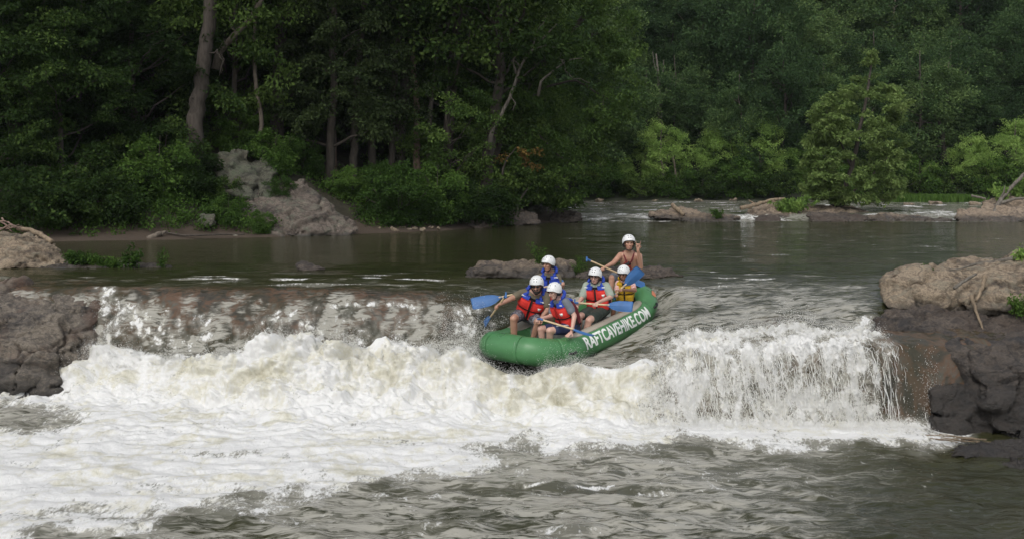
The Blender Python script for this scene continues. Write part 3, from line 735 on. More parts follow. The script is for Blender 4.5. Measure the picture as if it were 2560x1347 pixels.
# right-hand rocks
rock('boulder', [[P(2203, 700, 18.2), P(2225, 680, 18.2), P(2270, 667, 18.4), P(2330, 676, 18.5), P(2400, 668, 18.7), P(2480, 658, 18.8), P(2560, 640, 19), P(2800, 600, 19.4), P(2800, 850, 17.2), P(2205, 752, 17.7), P(2215, 775, 17.5), P(2390, 772, 17.4), P(2560, 810, 17.1), P(2300, 700, 17.7), P(2500, 720, 17.5), P(2800, 700, 20.5), P(2240, 740, 20)],
                 [P(2385, 690, 18.0), P(2440, 668, 18.1), P(2600, 650, 17.9), P(2620, 790, 17.0), P(2470, 770, 17.0), P(2400, 760, 17.2), P(2440, 790, 17.1), P(2620, 800, 18.4)]],
     M['rock_lichen'], 0.04, 0.085, 17, 'large pale lichen-spotted rock with roots and sticks on top', block=1.6, lump=0.7)
rock('rock_ledge', [[P(2178, 795, 17.0), P(2225, 764, 17.3), P(2330, 770, 17.3), P(2420, 772, 17.2), P(2800, 790, 17.2), P(2800, 850, 16.6), P(2190, 830, 16.8), P(2260, 830, 16.6), P(2300, 790, 17.0), P(2500, 830, 18.0)]],
     M['rock_cliff'], 0.035, 0.06, 18, 'black wet shelf of rock under the lichen-spotted boulder')
rock('cliff_rock', [[P(2325, 858, 16.25), P(2345, 838, 16.7), P(2470, 838, 17.0), P(2900, 830, 17.2), P(2900, 1130, 15.0), P(2560, 1110, 15.2), P(2345, 1095, 15.55), P(2330, 960, 15.85), P(2450, 860, 16.1), P(2600, 860, 15.9), P(2500, 1000, 15.5), P(2900, 900, 15.5), P(2900, 1100, 18), P(2345, 1090, 17.2)],
                    [P(2430, 880, 15.95), P(2640, 870, 15.7), P(2640, 1105, 15.0), P(2480, 1090, 15.25), P(2460, 980, 15.4), P(2640, 1000, 17), P(2440, 1000, 17)]],
     M['rock_cliff'], 0.04, 0.10, 19, 'dark streaked rock face beside the falling veil of water', block=1.4, lump=0.8)
rock('rock_ledge', [[P(2195, 842, 16.75), P(2230, 835, 17.2), P(2340, 838, 17.1), P(2350, 870, 16.2), P(2240, 872, 16.1), P(2200, 862, 16.3), P(2350, 900, 17), P(2210, 900, 16.9)]],
     rock_material('rusty_wet_rock', (0.24, 0.13, 0.08), (0.15, 0.075, 0.045), (0.06, 0.04, 0.03), scale=1.2), 0.022, 0.035, 20, 'rusty orange lip of rock where the veil begins')
rock('fallen_trunk', [[P(2365, 1122, 14.5), P(2420, 1104, 14.6), P(2560, 1090, 14.6), P(2800, 1085, 14.6), P(2800, 1180, 14.1), P(2480, 1160, 14.2), P(2380, 1140, 14.3)]],
     M['rock_cliff'], 0.025, 0.035, 21, 'smooth dark wet log half sunk at the foot of the cliff', cat='log', strata=0.1, block=0.0)
rock('boulder', [[P(2480, 1165, 13.9), P(2530, 1140, 14.1), P(2800, 1130, 14.1), P(2800, 1190, 13.7), P(2500, 1180, 13.7)]],
     M['rock_cliff'], 0.025, 0.04, 22, 'low wet stone beside the sunken log', strata=0.2)
# boulder outcrop of the left bank
rock('outcrop', [[P(538, 420, 37.20), P(552, 385, 37.60), P(590, 372, 37.80), P(622, 378, 37.80), P(640, 430, 37.20), P(630, 500, 36.20), P(560, 480, 36.50), P(545, 450, 36.80), P(600, 500, 39.10), P(560, 450, 39.10)],
                 [P(615, 400, 37.70), P(655, 392, 37.90), P(690, 425, 37.60), P(680, 500, 36.40), P(620, 500, 36.40), P(660, 450, 39.10)]],
     M['rock_bank'], 0.075, 0.17, 23, 'upright mossy grey boulders above the slanting pinkish slab', cat='outcrop', block=1.7, lump=0.6)
rock('slab_rock', [[P(600, 470, 36.80), P(720, 452, 37.20), P(755, 450, 37.20), P(790, 475, 37.00), P(820, 505, 36.50), P(860, 540, 35.80), P(905, 572, 35.60), P(880, 600, 35.4), P(700, 600, 34.7), P(600, 570, 35.5), P(760, 572, 34.90), P(640, 545, 35.50), P(610, 510, 36.00), P(720, 520, 35.60), P(780, 520, 38.60), P(640, 500, 38.60)]],
     rock_material('pinkish_slab_rock', (0.22, 0.18, 0.145), (0.125, 0.10, 0.083), (0.042, 0.036, 0.031), wet_z=0.05, wet_band=0.1, scale=0.8, lichen=(0.17, 0.175, 0.13)), 0.075, 0.15, 24, 'pinkish-tan slab sloping from the mossy outcrop down to the water', cat='rock', block=1.5, lump=0.6)
k = 0
for pts, lab in (([(783, 430, 42), (800, 412, 42.3), (850, 408, 42.5), (880, 425, 42), (850, 450, 41.5), (790, 455, 41.5), (830, 430, 44)], 'mossy block leaning behind two thin trunks in the wood'),
                 ([(885, 415, 42.5), (930, 420, 42.5), (965, 432, 42.4), (960, 450, 42), (905, 450, 41.8), (930, 440, 44)], 'flat mossy slab lying on top of another in the wood'),
                 ([(895, 440, 42), (915, 445, 41.9), (950, 480, 41), (920, 482, 40.8), (900, 465, 41), (930, 465, 43)], 'tilted mossy slab at the foot of a dark trunk'),
                 ([(1036, 465, 41.5), (1050, 457, 41.7), (1078, 462, 41.6), (1082, 485, 41), (1040, 488, 40.9), (1060, 475, 43)], 'rounded grey stone showing above the bright bush'),
                 ([(490, 555, 34.6), (500, 540, 34.9), (535, 538, 34.9), (540, 556, 34.5), (510, 570, 34.2), (520, 555, 36)], 'short brown stump of rock in the shore weeds'),
                 ([(1150, 565, 40.2), (1180, 545, 40.8), (1240, 535, 41.5), (1255, 560, 41), (1200, 575, 39.9), (1210, 550, 43)], 'dark rock under the overhanging branches'),
                 ([(1245, 555, 42), (1265, 530, 43), (1300, 520, 43.5), (1345, 535, 43.3), (1352, 560, 42.8), (1290, 566, 42), (1300, 545, 46)], 'broad black rock at the tip of the wooded bank'),
                 ([(1366, 552, 45.6), (1380, 530, 46), (1410, 525, 46.2), (1450, 532, 46), (1463, 550, 45.6), (1420, 560, 45.2), (1375, 560, 45.3), (1410, 540, 48)], 'black boulder beside a small chute at the bank tip'),
                 ([(1315, 508, 47), (1340, 497, 47.3), (1370, 510, 47), (1360, 535, 46.5), (1320, 535, 46.5), (1345, 520, 49)], 'pale stone in the leaves behind the black boulder')):
    rock('boulder', [[P(*q) for q in pts]], M['rock_bank'] if k not in (5, 6, 7) else M['rock_cliff'], 0.05, 0.09, 40+k, lab); k += 1
# stones along the shore
r5 = np.random.default_rng(8)
for i, (px, py) in enumerate(((948, 574), (968, 572), (985, 575), (1003, 572), (1022, 573), (1040, 572), (1058, 574), (1078, 571), (1096, 573), (1012, 566), (1070, 565), (930, 566), (905, 572))):
    c = G(px, py, 0.08); c[2] = 0.08
    rock('shore_stone', [blob_pts(c, (r5.uniform(.13, .26), r5.uniform(.12, .2), r5.uniform(.1, .17)), 14, r5)], M['rock_lichen'], 0.03, 0.025, 60+i,
         'pale stone in the row along the waterline', 'stones along the bank waterline', 'stone')
# rocks of the riffle
def far_rock(pts, lab, seed, amp=0.09, mat='rock_far'):
    rock('boulder', [[P(*q) for q in pts]], M[mat], 0.065, amp, seed, lab)
far_rock([(1610, 540, 46.8), (1640, 526, 47.5), (1700, 518, 48), (1745, 524, 48), (1760, 540, 47), (1690, 550, 46.2), (1640, 548, 46.4), (1690, 530, 50)], 'flat brown rock with a pole lying on it, in the riffle', 81)
far_rock([(1690, 552, 46), (1720, 538, 46.6), (1790, 534, 47), (1850, 545, 46.5), (1840, 558, 45.6), (1740, 560, 45.5), (1770, 542, 48.5)], 'long dark low rock in front of the one with the pole', 82, mat='rock_pool')
far_rock([(1862, 540, 48.5), (1880, 516, 49.5), (1920, 506, 50), (1960, 510, 50), (1995, 525, 49.5), (2000, 545, 47.8), (1900, 552, 47), (1940, 530, 52)], 'brown rock heaped with driftwood beside the leafy island tree', 83)
far_rock([(1880, 545, 46.8), (1910, 538, 47.3), (1950, 540, 47.2), (1955, 556, 46), (1890, 558, 46), (1920, 545, 49)], 'black block on one side of the little white chute', 84, 0.06, 'rock_cliff')
far_rock([(2010, 538, 47.2), (2050, 530, 47.8), (2120, 534, 47.8), (2180, 545, 47), (2160, 557, 45.8), (2030, 558, 45.8), (2090, 540, 50)], 'black rock on the other side of the little white chute', 85, 0.07, 'rock_cliff')
far_rock([(1985, 530, 49.5), (2020, 516, 50.5), (2090, 512, 51), (2150, 520, 50.5), (2180, 535, 49.5), (2090, 545, 48), (2000, 542, 48.2), (2090, 525, 54)], 'broad tan rock that the island tree grows from', 86)
far_rock([(2150, 545, 47.2), (2200, 534, 48), (2290, 540, 48), (2390, 550, 47), (2380, 557, 46), (2200, 560, 45.6), (2270, 545, 50)], 'long flat tan and black rock reaching out from the island', 87)
far_rock([(2383, 545, 46.8), (2395, 528, 47.3), (2430, 518, 47.8), (2470, 530, 47.4), (2480, 556, 46), (2400, 560, 45.8), (2440, 535, 50)], 'rounded tan boulder at the edge of the white riffle', 88)
far_rock([(2440, 530, 48), (2460, 500, 49), (2500, 490, 49.5), (2600, 495, 49.5), (2700, 500, 50), (2700, 565, 45.5), (2480, 560, 45.8), (2560, 520, 53)], 'big brown rock with a leaning snag and driftwood', 89, 0.12)
far_rock([(1515, 574, 40.2), (1530, 569, 40.6), (1560, 570, 40.6), (1570, 575, 40), (1540, 578, 39.8), (1540, 571, 41.2)], 'small pale slab awash in the pool beyond the raft guide', 90, 0.03)
for i, (px, py) in enumerate(((1635, 502), (1680, 501), (1745, 503), (1830, 502), (1500, 504), (2440, 511), (2340, 510), (2270, 512))):
    c = G(px, py, 0.3); c[2] = 0.32
    rock('shore_stone', [blob_pts(c, (r5.uniform(.4, .7), .4, .22), 12, r5)], M['rock_lichen'], 0.07, 0.05, 100+i, 'pale stone on the far shore under the hillside trees', 'stones on the far shore', 'stone')

# ---------------------------------------------------------------- trees
def leaves_mesh(name, C, rad, per, size, rng, squash=0.55, droop=0.0, tint_base=None, aspect=0.55):
    """leaf-shaped faces gathered in clumps: C (n,3) clump centres, rad clump radius"""
    n = len(C); rad = np.broadcast_to(np.asarray(rad, float), (n,))
    cnt = np.maximum(8, (per*(rad/rad.mean())**2*rng.uniform(0.6, 1.4, n)).astype(int))
    ci = np.repeat(np.arange(n), cnt); m = len(ci)
    g = rng.normal(size=(m, 3)); g /= np.linalg.norm(g, axis=1)[:, None]
    g *= (rng.random(m)**0.45)[:, None]
    off = g*rad[ci][:, None]*np.array([1, 1, squash])
    # each clump is a spray with a tilt of its own
    tilt = rng.normal(size=(n, 2))*0.35
    off[:, 2] += off[:, 0]*tilt[ci, 0]+off[:, 1]*tilt[ci, 1]-droop*(off[:, 0]**2+off[:, 1]**2)/(rad[ci]+1e-6)
    p = C[ci]+off
    d = off+rng.normal(size=(m, 3))*0.5*rad[ci][:, None]; d[:, 2] -= 0.25*rad[ci]
    d /= np.linalg.norm(d, axis=1)[:, None]+1e-9
    nr = rng.normal(size=(m, 3))*0.8+np.array([0, 0, 0.6])+0.5*g; s = np.cross(d, nr); s /= np.linalg.norm(s, axis=1)[:, None]+1e-9
    L = size*rng.uniform(0.6, 1.3, m)[:, None]; W = L*aspect*0.5
    up = np.cross(s, d)
    V = np.stack([p-d*L*0.5, p+s*W+up*W*0.25, p+d*L*0.5, p-s*W+up*W*0.25], 1).reshape(-1, 3)
    F = np.arange(m*4).reshape(m, 4)
    me = mesh_np(name, V, F, smooth=False)
    tb = rng.normal(0.42, 0.14, n) if tint_base is None else tint_base
    attr(me, 'tint', np.repeat(np.clip(tb[ci]+rng.normal(size=m)*0.14, 0, 1), 4))
    return me

def wander(p0, p1, n, amp, rng):
    p0 = np.asarray(p0, float); p1 = np.asarray(p1, float); t = np.linspace(0, 1, n)[:, None]
    w = np.cumsum(rng.normal(size=(n, 3)), 0); w -= w[0]; w = w-t*w[-1]
    return p0+(p1-p0)*t+w*amp

def grow(name, rng, H, r0, envelope, nclump, crad, per, leaf, mleaf, mbark, lean=(0, 0), limbs=14, trunk_r=None, squash=0.55, droop=0.0, bare=0.0):
    """a tree at the origin: envelope(h in 0..1) -> crown radius; returns its Empty with trunk and crown"""
    top = np.array([lean[0], lean[1], H])
    tr = wander((0, 0, -0.4), top, 12, H*0.010, rng)
    mb = MB(); R = trunk_r or H*0.013+0.03
    mb.tube(tr, np.linspace(R*1.15, R*0.18, 12), 8)
    C = []
    while len(C) < nclump:
        h = rng.random()
        e = envelope(h)
        if e <= 0 or rng.random() > (e/r0)**1.2+0.08: continue
        a = rng.uniform(0, 2*math.pi); q = e*(rng.random()**0.42)
        ax = np.array([np.interp(h*H, tr[:, 2], tr[:, 0]), np.interp(h*H, tr[:, 2], tr[:, 1]), h*H])
        C.append(ax+np.array([math.cos(a)*q, math.sin(a)*q, rng.normal()*0.02*H]))
    C = np.array(C)
    for i in rng.choice(len(C), min(limbs, len(C)), replace=False):
        c = C[i]; hb = max(0.12*H, c[2]-np.hypot(c[0], c[1])*rng.uniform(0.4, 0.9))
        b = np.array([np.interp(hb, tr[:, 2], tr[:, 0]), np.interp(hb, tr[:, 2], tr[:, 1]), hb])
        rr = R*0.42*(1-hb/H*0.7)
        mb.tube(wander(b, c, 6, 0.06*np.linalg.norm(c-b)*0.5, rng), np.linspace(rr, 0.012, 6), 5)
    root = empty(name)
    mb.put('trunk', mbark, root)
    rad = crad*rng.uniform(0.6, 1.35, len(C))
    put('crown', leaves_mesh('crown', C, rad, per, leaf, rng, squash, droop), mleaf, root)
    return root

def env_round(lo, hi, r, skew=0.55):
    def f(h):
        if h < lo or h > hi: return 0.0
        t = (h-lo)/(hi-lo)
        t = t**(math.log(0.5)/math.log(skew))
        return r*math.sin(math.pi*min(max(t, 0), 1))**0.6
    return f

TR = np.random.default_rng(77)
protos = {}
for i in range(3):
    protos['hill%d' % i] = grow('hillside_tree', TR, 11.5, 4.0, env_round(0.10, 1.0, 3.9, 0.5), 140, 1.0, 150, 0.23, M['leaf_hill'], M['bark_pale' if i == 0 else 'bark_dark'], limbs=16)
for i in range(2):
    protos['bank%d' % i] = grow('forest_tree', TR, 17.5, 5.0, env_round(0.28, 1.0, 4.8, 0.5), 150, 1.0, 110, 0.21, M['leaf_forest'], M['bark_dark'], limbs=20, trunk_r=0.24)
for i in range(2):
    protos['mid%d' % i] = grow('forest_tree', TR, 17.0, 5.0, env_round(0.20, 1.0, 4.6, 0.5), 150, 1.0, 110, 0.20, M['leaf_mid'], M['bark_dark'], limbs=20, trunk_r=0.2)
protos['undermid'] = grow('understory_tree', TR, 6.6, 2.6, env_round(0.10, 1.0, 2.6, 0.5), 100, 0.60, 150, 0.14, M['leaf_mid'], M['bark_dark'], limbs=18, squash=0.4, droop=0.25)
for i in range(3):
    protos['under%d' % i] = grow('understory_tree', TR, 6.2, 2.6, env_round(0.06, 1.0, 2.6, 0.5), 100, 0.60, 165, 0.135, M['leaf_forest'], M['bark_dark'], limbs=18, squash=0.38, droop=0.25)
for i in range(2):
    protos['river%d' % i] = grow('riverside_tree', TR, 7.2, 2.9, env_round(0.07, 1.0, 2.7, 0.52), 100, 0.76, 165, 0.165, M['leaf_bright'], M['bark_pale'], limbs=14)
protos['cedar'] = grow('cedar_tree', TR, 13.5, 2.8, lambda h: 0 if h < 0.16 else 2.7*(1-h)**0.6, 190, 0.62, 130, 0.15, M['leaf_cedar'], M['bark_dark'], limbs=26, squash=0.4, droop=0.5, trunk_r=0.17)
protos['bush'] = grow('shrub', TR, 1.9, 1.3, env_round(0.0, 1.0, 1.25, 0.45), 55, 0.34, 110, 0.105, M['leaf_weed'], M['bark_dark'], limbs=14, trunk_r=0.025, squash=0.5, droop=0.2)
protos['bush1'] = grow('shrub', TR, 1.6, 1.3, env_round(0.0, 1.0, 1.35, 0.45), 50, 0.36, 110, 0.11, M['leaf_forest'], M['bark_dark'], limbs=14, trunk_r=0.025, squash=0.5, droop=0.3)
_used = set()
def plant(kind, x, y, z, scale, rot, label, group=None, cat='tree', sz=1.0, tilt=(0, 0)):
    src = protos[kind]
    o = src if kind not in _used else copy_tree(src)
    _used.add(kind)
    o.location = (x, y, z); o.rotation_euler = (tilt[0], tilt[1], rot); o.scale = (scale, scale, scale*sz)
    tag(o, label, cat, group)
    return o

# hillside rows beyond the river
r1 = np.random.default_rng(21)
row = 0
def FARMARK(px):
    for lim, tx in ((1560, 'beyond the wooded bank tip'), (1720, 'above the bare grey snag'), (1870, 'above the flat-topped tree'), (1990, 'above the short forked snag'), (2120, 'over the driftwood heap'), (2270, 'behind the island tree'), (2420, 'above the far grass strip')):
        if px < lim: return tx
    return 'above the leaning snag'
def WOODMARK(px):
    for lim, tx in ((180, 'over the brush-topped rock'), (430, 'over the shore weeds'), (600, 'behind the thick grey trunk'), (780, 'behind the mossy outcrop'), (960, 'behind the mossy blocks'), (1110, 'behind the peeling red trunk'), (1300, 'behind the overhang rocks')):
        if px < lim: return tx
    return 'behind the leaning tree at the bank tip'
for D, n, sc in ((77.5, 12, 0.80), (83, 12, 0.95), (89, 13, 1.02), (96, 13, 1.1), (104, 14, 1.15), (113, 14, 1.2)):
    x0, x1 = (1330-1280)/FPX*D, (2680-1280)/FPX*D
    for i in range(n):
        x = x0+(x1-x0)*(i+0.5+r1.uniform(-.38, .38))/n; d = D+r1.uniform(-2.4, 2.4)
        s_ = sc*r1.uniform(0.78, 1.22)
        plant('hill%d' % r1.integers(0, 3), x, d, float(hill_h(np.array([x]), np.array([d]))[0])-0.3, s_, r1.uniform(0, 6.28),
              '%s tree %s, %s' % (('dark leafy', 'broad mid-green', 'rounded dark green', 'domed deep green', 'high-standing green', 'topmost visible')[row],
                                  ('low on the far slope', 'on the lower far slope', 'a third up the far slope', 'half-way up the far slope', 'on the upper far slope', 'at the top of the far slope')[row],
                                  FARMARK(1280+x/d*FPX)), 'hillside trees beyond the river', sz=r1.uniform(0.9, 1.15))
    row += 1
# far trees behind the left wood, seen through its gaps
for i in range(12):
    x = -34+i*3.2+r1.uniform(-1, 1); d = 78+r1.uniform(-3, 6)
    plant('hill%d' % r1.integers(0, 3), x, d, float(max(hill_h(np.array([x]), np.array([d]))[0], bank_h(np.array([x]), np.array([d]))[0]))-0.3, r1.uniform(1.1, 1.4), r1.uniform(0, 6.28),
          'distant pale tree seen through gaps, '+WOODMARK(1280+x/d*FPX), 'distant trees behind the wood')
# bright trees along the far shore
for px, top, scx, lab in ((1480, 330, 1.0, 'pale green tree at the water beside the wooded bank tip'), (1560, 385, 0.8, 'small pale green tree leaning to the water on the far shore'), (1655, 298, 1.12, 'bright rounded tree standing under the bare grey snag'),
                     (1790, 308, 1.02, 'bright yellow-green tree on the far shore with a flat top'), (1905, 282, 1.0, 'tall drooping light green tree with hanging vines on the far shore'), (2010, 330, 1.0, 'light green tree half hidden by the island tree'),
                     (2330, 400, 0.9, 'mid green tree above the far grass strip'), (2430, 330, 1.05, 'tree hung with vines above the far grass strip'), (2540, 290, 1.1, 'tall leafy tree behind the rock with the snag')):
    D = 74.6; x = (px-1280)/FPX*D; z = float(hill_h(np.array([x]), np.array([D]))[0]); H = CAMZ+(YH-top)/FPX*D-z
    plant('river%d' % (px % 2), x, D, z-0.2, H/7.2*0.98, px*0.7, lab, sz=1.0).scale[0] = H/7.2*scx
for i, (px, D, s_) in enumerate(((1500, 73.6, .75), (1590, 73.4, .6), (1700, 73.3, .65), (1760, 73.6, .7), (1850, 73.4, .8), (1940, 73.5, .7), (2080, 73.6, .8), (2210, 73.5, .8), (2300, 74.6, .8), (2380, 74.6, .75), (2470, 74.3, .85), (2560, 74, .8))):
    x = (px-1280)/FPX*D
    plant('bush1' if i % 2 else 'bush', x, D, 0.4, s_*2.0, i*1.3, 'low shrub overhanging the far waterline, '+FARMARK(px).replace('above', 'below'), 'shrubs along the far waterline', 'shrub')

# the wood on the left bank
def gz(x, d): return float(bank_h(np.array([float(x)]), np.array([float(d)]))[0])
r2 = np.random.default_rng(33)
for D, n in ((43.5, 8), (49, 9), (56, 9), (64, 9)):
    x0, x1 = -0.62*D, 1.2
    for i in range(n):
        x = x0+(x1-x0)*(i+0.5+r2.uniform(-.35, .35))/n; d = D+r2.uniform(-1.5, 1.5)
        plant(('mid%d' if 1280+x/d*FPX > 860 and D > 44 else 'bank%d') % r2.integers(0, 2), x, d, gz(x, d)-0.2, r2.uniform(0.85, 1.2), r2.uniform(0, 6.28), 'tall shaded forest tree %s, %s' % ({43.5: 'at the front of the wood', 49: 'a little way into the wood', 56: 'well inside the wood', 64: 'deep in the wood'}[D], WOODMARK(1280+x/d*FPX)), 'forest trees of the dark wood')
for x, d, s_, lab in ((-22, 37, 1.0, 'big tree at the dark edge of the wood over the brush-topped rock'), (-17.5, 36.6, 0.95, 'tree shading the shore weeds at the dark edge of the wood'), (-9.0, 40.6, 1.05, 'tall tree rising behind the mossy outcrop'), (-2.6, 43.5, 1.0, 'tall tree behind the bright shore bush')):
    plant('bank%d' % (int(s_*100) % 2), x, d, gz(x, d)-0.2, s_, x, lab)
n = 0
for D, xs in ((35.4, (-20.5, -17.6, -15.2)), (37.6, (-22, -18.8, -15.6, -13.6)), (40.5, (-21, -17.5, -14.2, -10.6)), (43, (-19, -15, -12, -9.4, -2.2)), (46, (-22, -17, -13, -10, -2.2, -0.2)), (50, (-24, -19, -15, -11, -7.4, -4, -1.4, 1.0)), (55, (-22, -16, -11, -7, -3, 0.2))):
    for x in xs:
        x += r2.uniform(-.5, .5); d = D+r2.uniform(-.7, .7)
        near = D < 38.5
        plant('undermid' if 1280+x/d*FPX > 900 else 'under%d' % r2.integers(0, 3), x, d, gz(x, d)-0.15, r2.uniform(0.85, 1.3)*(0.85 if D < 36 else 1.0), r2.uniform(0, 6.28),
              (('leafy young tree at the water side of the wood, %s' if D < 36 else 'leafy young tree one step up the shadowed bank, %s') if near else {40.5: 'low spreading tree at the wood edge, %s', 43: 'low spreading tree just inside the wood, %s', 46: 'shaded young tree inside the wood, %s', 50: 'dim understory tree farther in, %s', 55: 'dim young tree deep in the wood, %s'}[D]) % WOODMARK(1280+x/d*FPX),
              'young trees at the shadowed shore' if near else 'understory trees of the wood', sz=r2.uniform(0.9, 1.2))
plant('cedar', -7.2, 40.2, gz(-7.2, 40.2)-0.2, 1.0, 0.4, 'dark dense evergreen hanging over the mossy blocks')
plant('cedar', -5.6, 41.8, gz(-5.6, 41.8)-0.2, 0.95, 2.1, 'dark evergreen next to the red-barked dead trunk')

# single trunks that stand out
def trunk_tree(name, pts, r0, r1_, mat, label, twigs=(), foliage=None, cat='tree'):
    root = empty(name, tuple(P(*pts[0])))
    b = P(*pts[0])
    W = np.array([P(*q) for q in pts])-b
    t = np.linspace(0, 1, len(W)); tt = np.linspace(0, 1, 4*len(W))
    C = np.stack([np.interp(tt, t, W[:, j]) for j in range(3)], 1)
    ker = np.array([.25, .5, .25])
    for _ in range(2):
        C[1:-1] = C[:-2]*.25+C[1:-1]*.5+C[2:]*.25
    rg = np.random.default_rng(int(abs(pts[0][0])))
    C[1:-1] += rg.normal(size=(len(C)-2, 3))*r0*0.10
    C[0, 2] -= 0.5
    mb = MB(); rr = np.linspace(r0, r1_, len(C)); rr[0] *= 1.35; rr[1] *= 1.12; mb.tube(C, rr, 10); mb.put('trunk', mat, root)
    for tw in twigs:
        mb = MB(); T = np.array([P(*q) for q in tw[:-1]])-b
        q = np.concatenate([np.linspace(T[i], T[i+1], 4, endpoint=False) for i in range(len(T)-1)]+[T[-1:]])
        q[1:-1] += rg.normal(size=(len(q)-2, 3))*0.03
        mb.tube(q, np.linspace(tw[-1], tw[-1]*0.25, len(q)), 6); mb.put('branch', mat, root)
    if foliage:
        Cc, rad, per, size, ml = foliage
        put('crown', leaves_mesh('crown', Cc-b, rad, per, size, rg, 0.45, 0.2), ml, root)
    tag(root, label, cat)
    return root
def cloud(rng, n, pxr, pyr, Dr):
    return np.array([P(rng.uniform(*pxr), rng.uniform(*pyr), rng.uniform(*Dr)) for _ in range(n)])
r3 = np.random.default_rng(9)
trunk_tree('tree', [(482, 385, 37.2), (490, 280, 37.3), (506, 190, 37.3), (516, 100, 37.2), (528, -20, 37.1), (545, -160, 37)], 0.31, 0.2, M['bark_dark'], 'thick grey-brown trunk standing up the slope behind the mossy outcrop',
           [[(512, 140, 37.2), (540, 128, 37), (555, 150, 36.8), (548, 190, 36.8), 0.03], [(488, 260, 37.2), (477, 245, 37), (475, 268, 36.9), 0.03]], (cloud(r3, 40, (380, 700), (-380, -60), (36, 39)), 0.9, 80, .24, M['leaf_forest']))
trunk_tree('dead_tree', [(540, 140, 38.4), (575, 100, 38.3), (620, 55, 38.2), (650, 10, 38.1), (690, -60, 38)], 0.13, 0.07, M['bark_pale'], 'broken pale limb leaning across from the thick trunk',
           [[(545, 132, 38.3), (560, 150, 38.1), (552, 185, 38), 0.035], [(590, 85, 38.2), (575, 60, 38.1), (580, 30, 38), 0.03], [(560, 115, 38.3), (600, 95, 38), 0.02]])
trunk_tree('tree', [(652, 350, 38.9), (655, 290, 38.9), (640, 220, 38.9), (634, 120, 38.8), (640, 30, 38.8), (645, -60, 38.8)], 0.09, 0.055, M['bark_pale'], 'thin pale crooked trunk above the mossy outcrop')
trunk_tree('tree', [(836, 455, 41.3), (834, 400, 41.3), (832, 330, 41.2), (835, 200, 41.2), (838, -40, 41.2)], 0.15, 0.10, M['bark_red'], 'reddish stripped trunk in front of the mossy blocks')
trunk_tree('tree', [(880, 465, 41), (884, 400, 41), (886, 320, 41), (893, 200, 41), (905, 60, 41), (920, -60, 41)], 0.17, 0.12, M['bark_dark'], 'dark leaning trunk by the tilted mossy slab')
trunk_tree('tree', [(978, 440, 42), (980, 360, 42), (983, 240, 42), (990, 150, 42), (1000, 60, 42), (1005, -50, 42)], 0.14, 0.10, M['bark_dark'], 'slim dark trunk with a kinked side branch',
           [[(981, 190, 42), (960, 170, 41.9), (945, 140, 41.9), 0.05], [(990, 130, 42), (1015, 125, 42), 0.03]])
trunk_tree('dead_tree', [(1043, 430, 42.6), (1042, 330, 42.6), (1040, 230, 42.6), (1032, 150, 42.6), (1022, 70, 42.6), (1018, 2, 42.6)], 0.15, 0.07, M['bark_red'], 'dead trunk of peeling red bark with a bleached tip',
           [[(1030, 80, 42.6), (1036, 50, 42.5), (1075, 45, 42.4), 0.035], [(1036, 55, 42.5), (1060, 30, 42.4), 0.02]])
trunk_tree('tree', [(1070, 440, 43), (1071, 340, 43), (1080, 250, 43), (1087, 170, 43), (1090, 110, 43), (1125, 60, 43), (1150, 0, 43)], 0.11, 0.05, M['bark_grey'], 'thin grey trunk that forks high between two dark trees',
           [[(1087, 150, 43), (1092, 80, 43), (1085, 0, 43), 0.05]])
# dead leaning tree with bleached boughs
trunk_tree('dead_tree', [(1222, 345, 42.30), (1250, 290, 42.20), (1280, 235, 42.10), (1296, 180, 42.00), (1310, 150, 41.90), (1340, 115, 41.80), (1372, 82, 41.70), (1392, 60, 41.70)], 0.085, 0.02, M['bark_grey'], 'bleached dead tree leaning out of the leaves above the bank tip',
           [[(1290, 185, 42.00), (1286, 150, 41.90), (1290, 118, 41.80), 0.05], [(1320, 140, 41.90), (1345, 75, 41.70), (1365, 40, 41.70), 0.035], [(1335, 122, 41.70), (1370, 115, 41.60), (1400, 122, 41.50), 0.03], [(1300, 165, 41.90), (1285, 152, 41.80), (1280, 160, 41.70), 0.04], [(1275, 240, 42.10), (1290, 260, 41.90), (1282, 280, 41.80), 0.025]])
trunk_tree('dead_tree', [(1345, 210, 42.50), (1380, 180, 42.40), (1420, 150, 42.30), (1455, 146, 42.20)], 0.05, 0.015, M['bark_grey'], 'bare bough arching through the crown over the water',
           [[(1405, 150, 42.30), (1415, 175, 42.20), (1430, 195, 42.10), (1475, 208, 42.00), 0.03], [(1410, 152, 42.30), (1396, 148, 42.20), (1402, 132, 42.20), 0.02]])
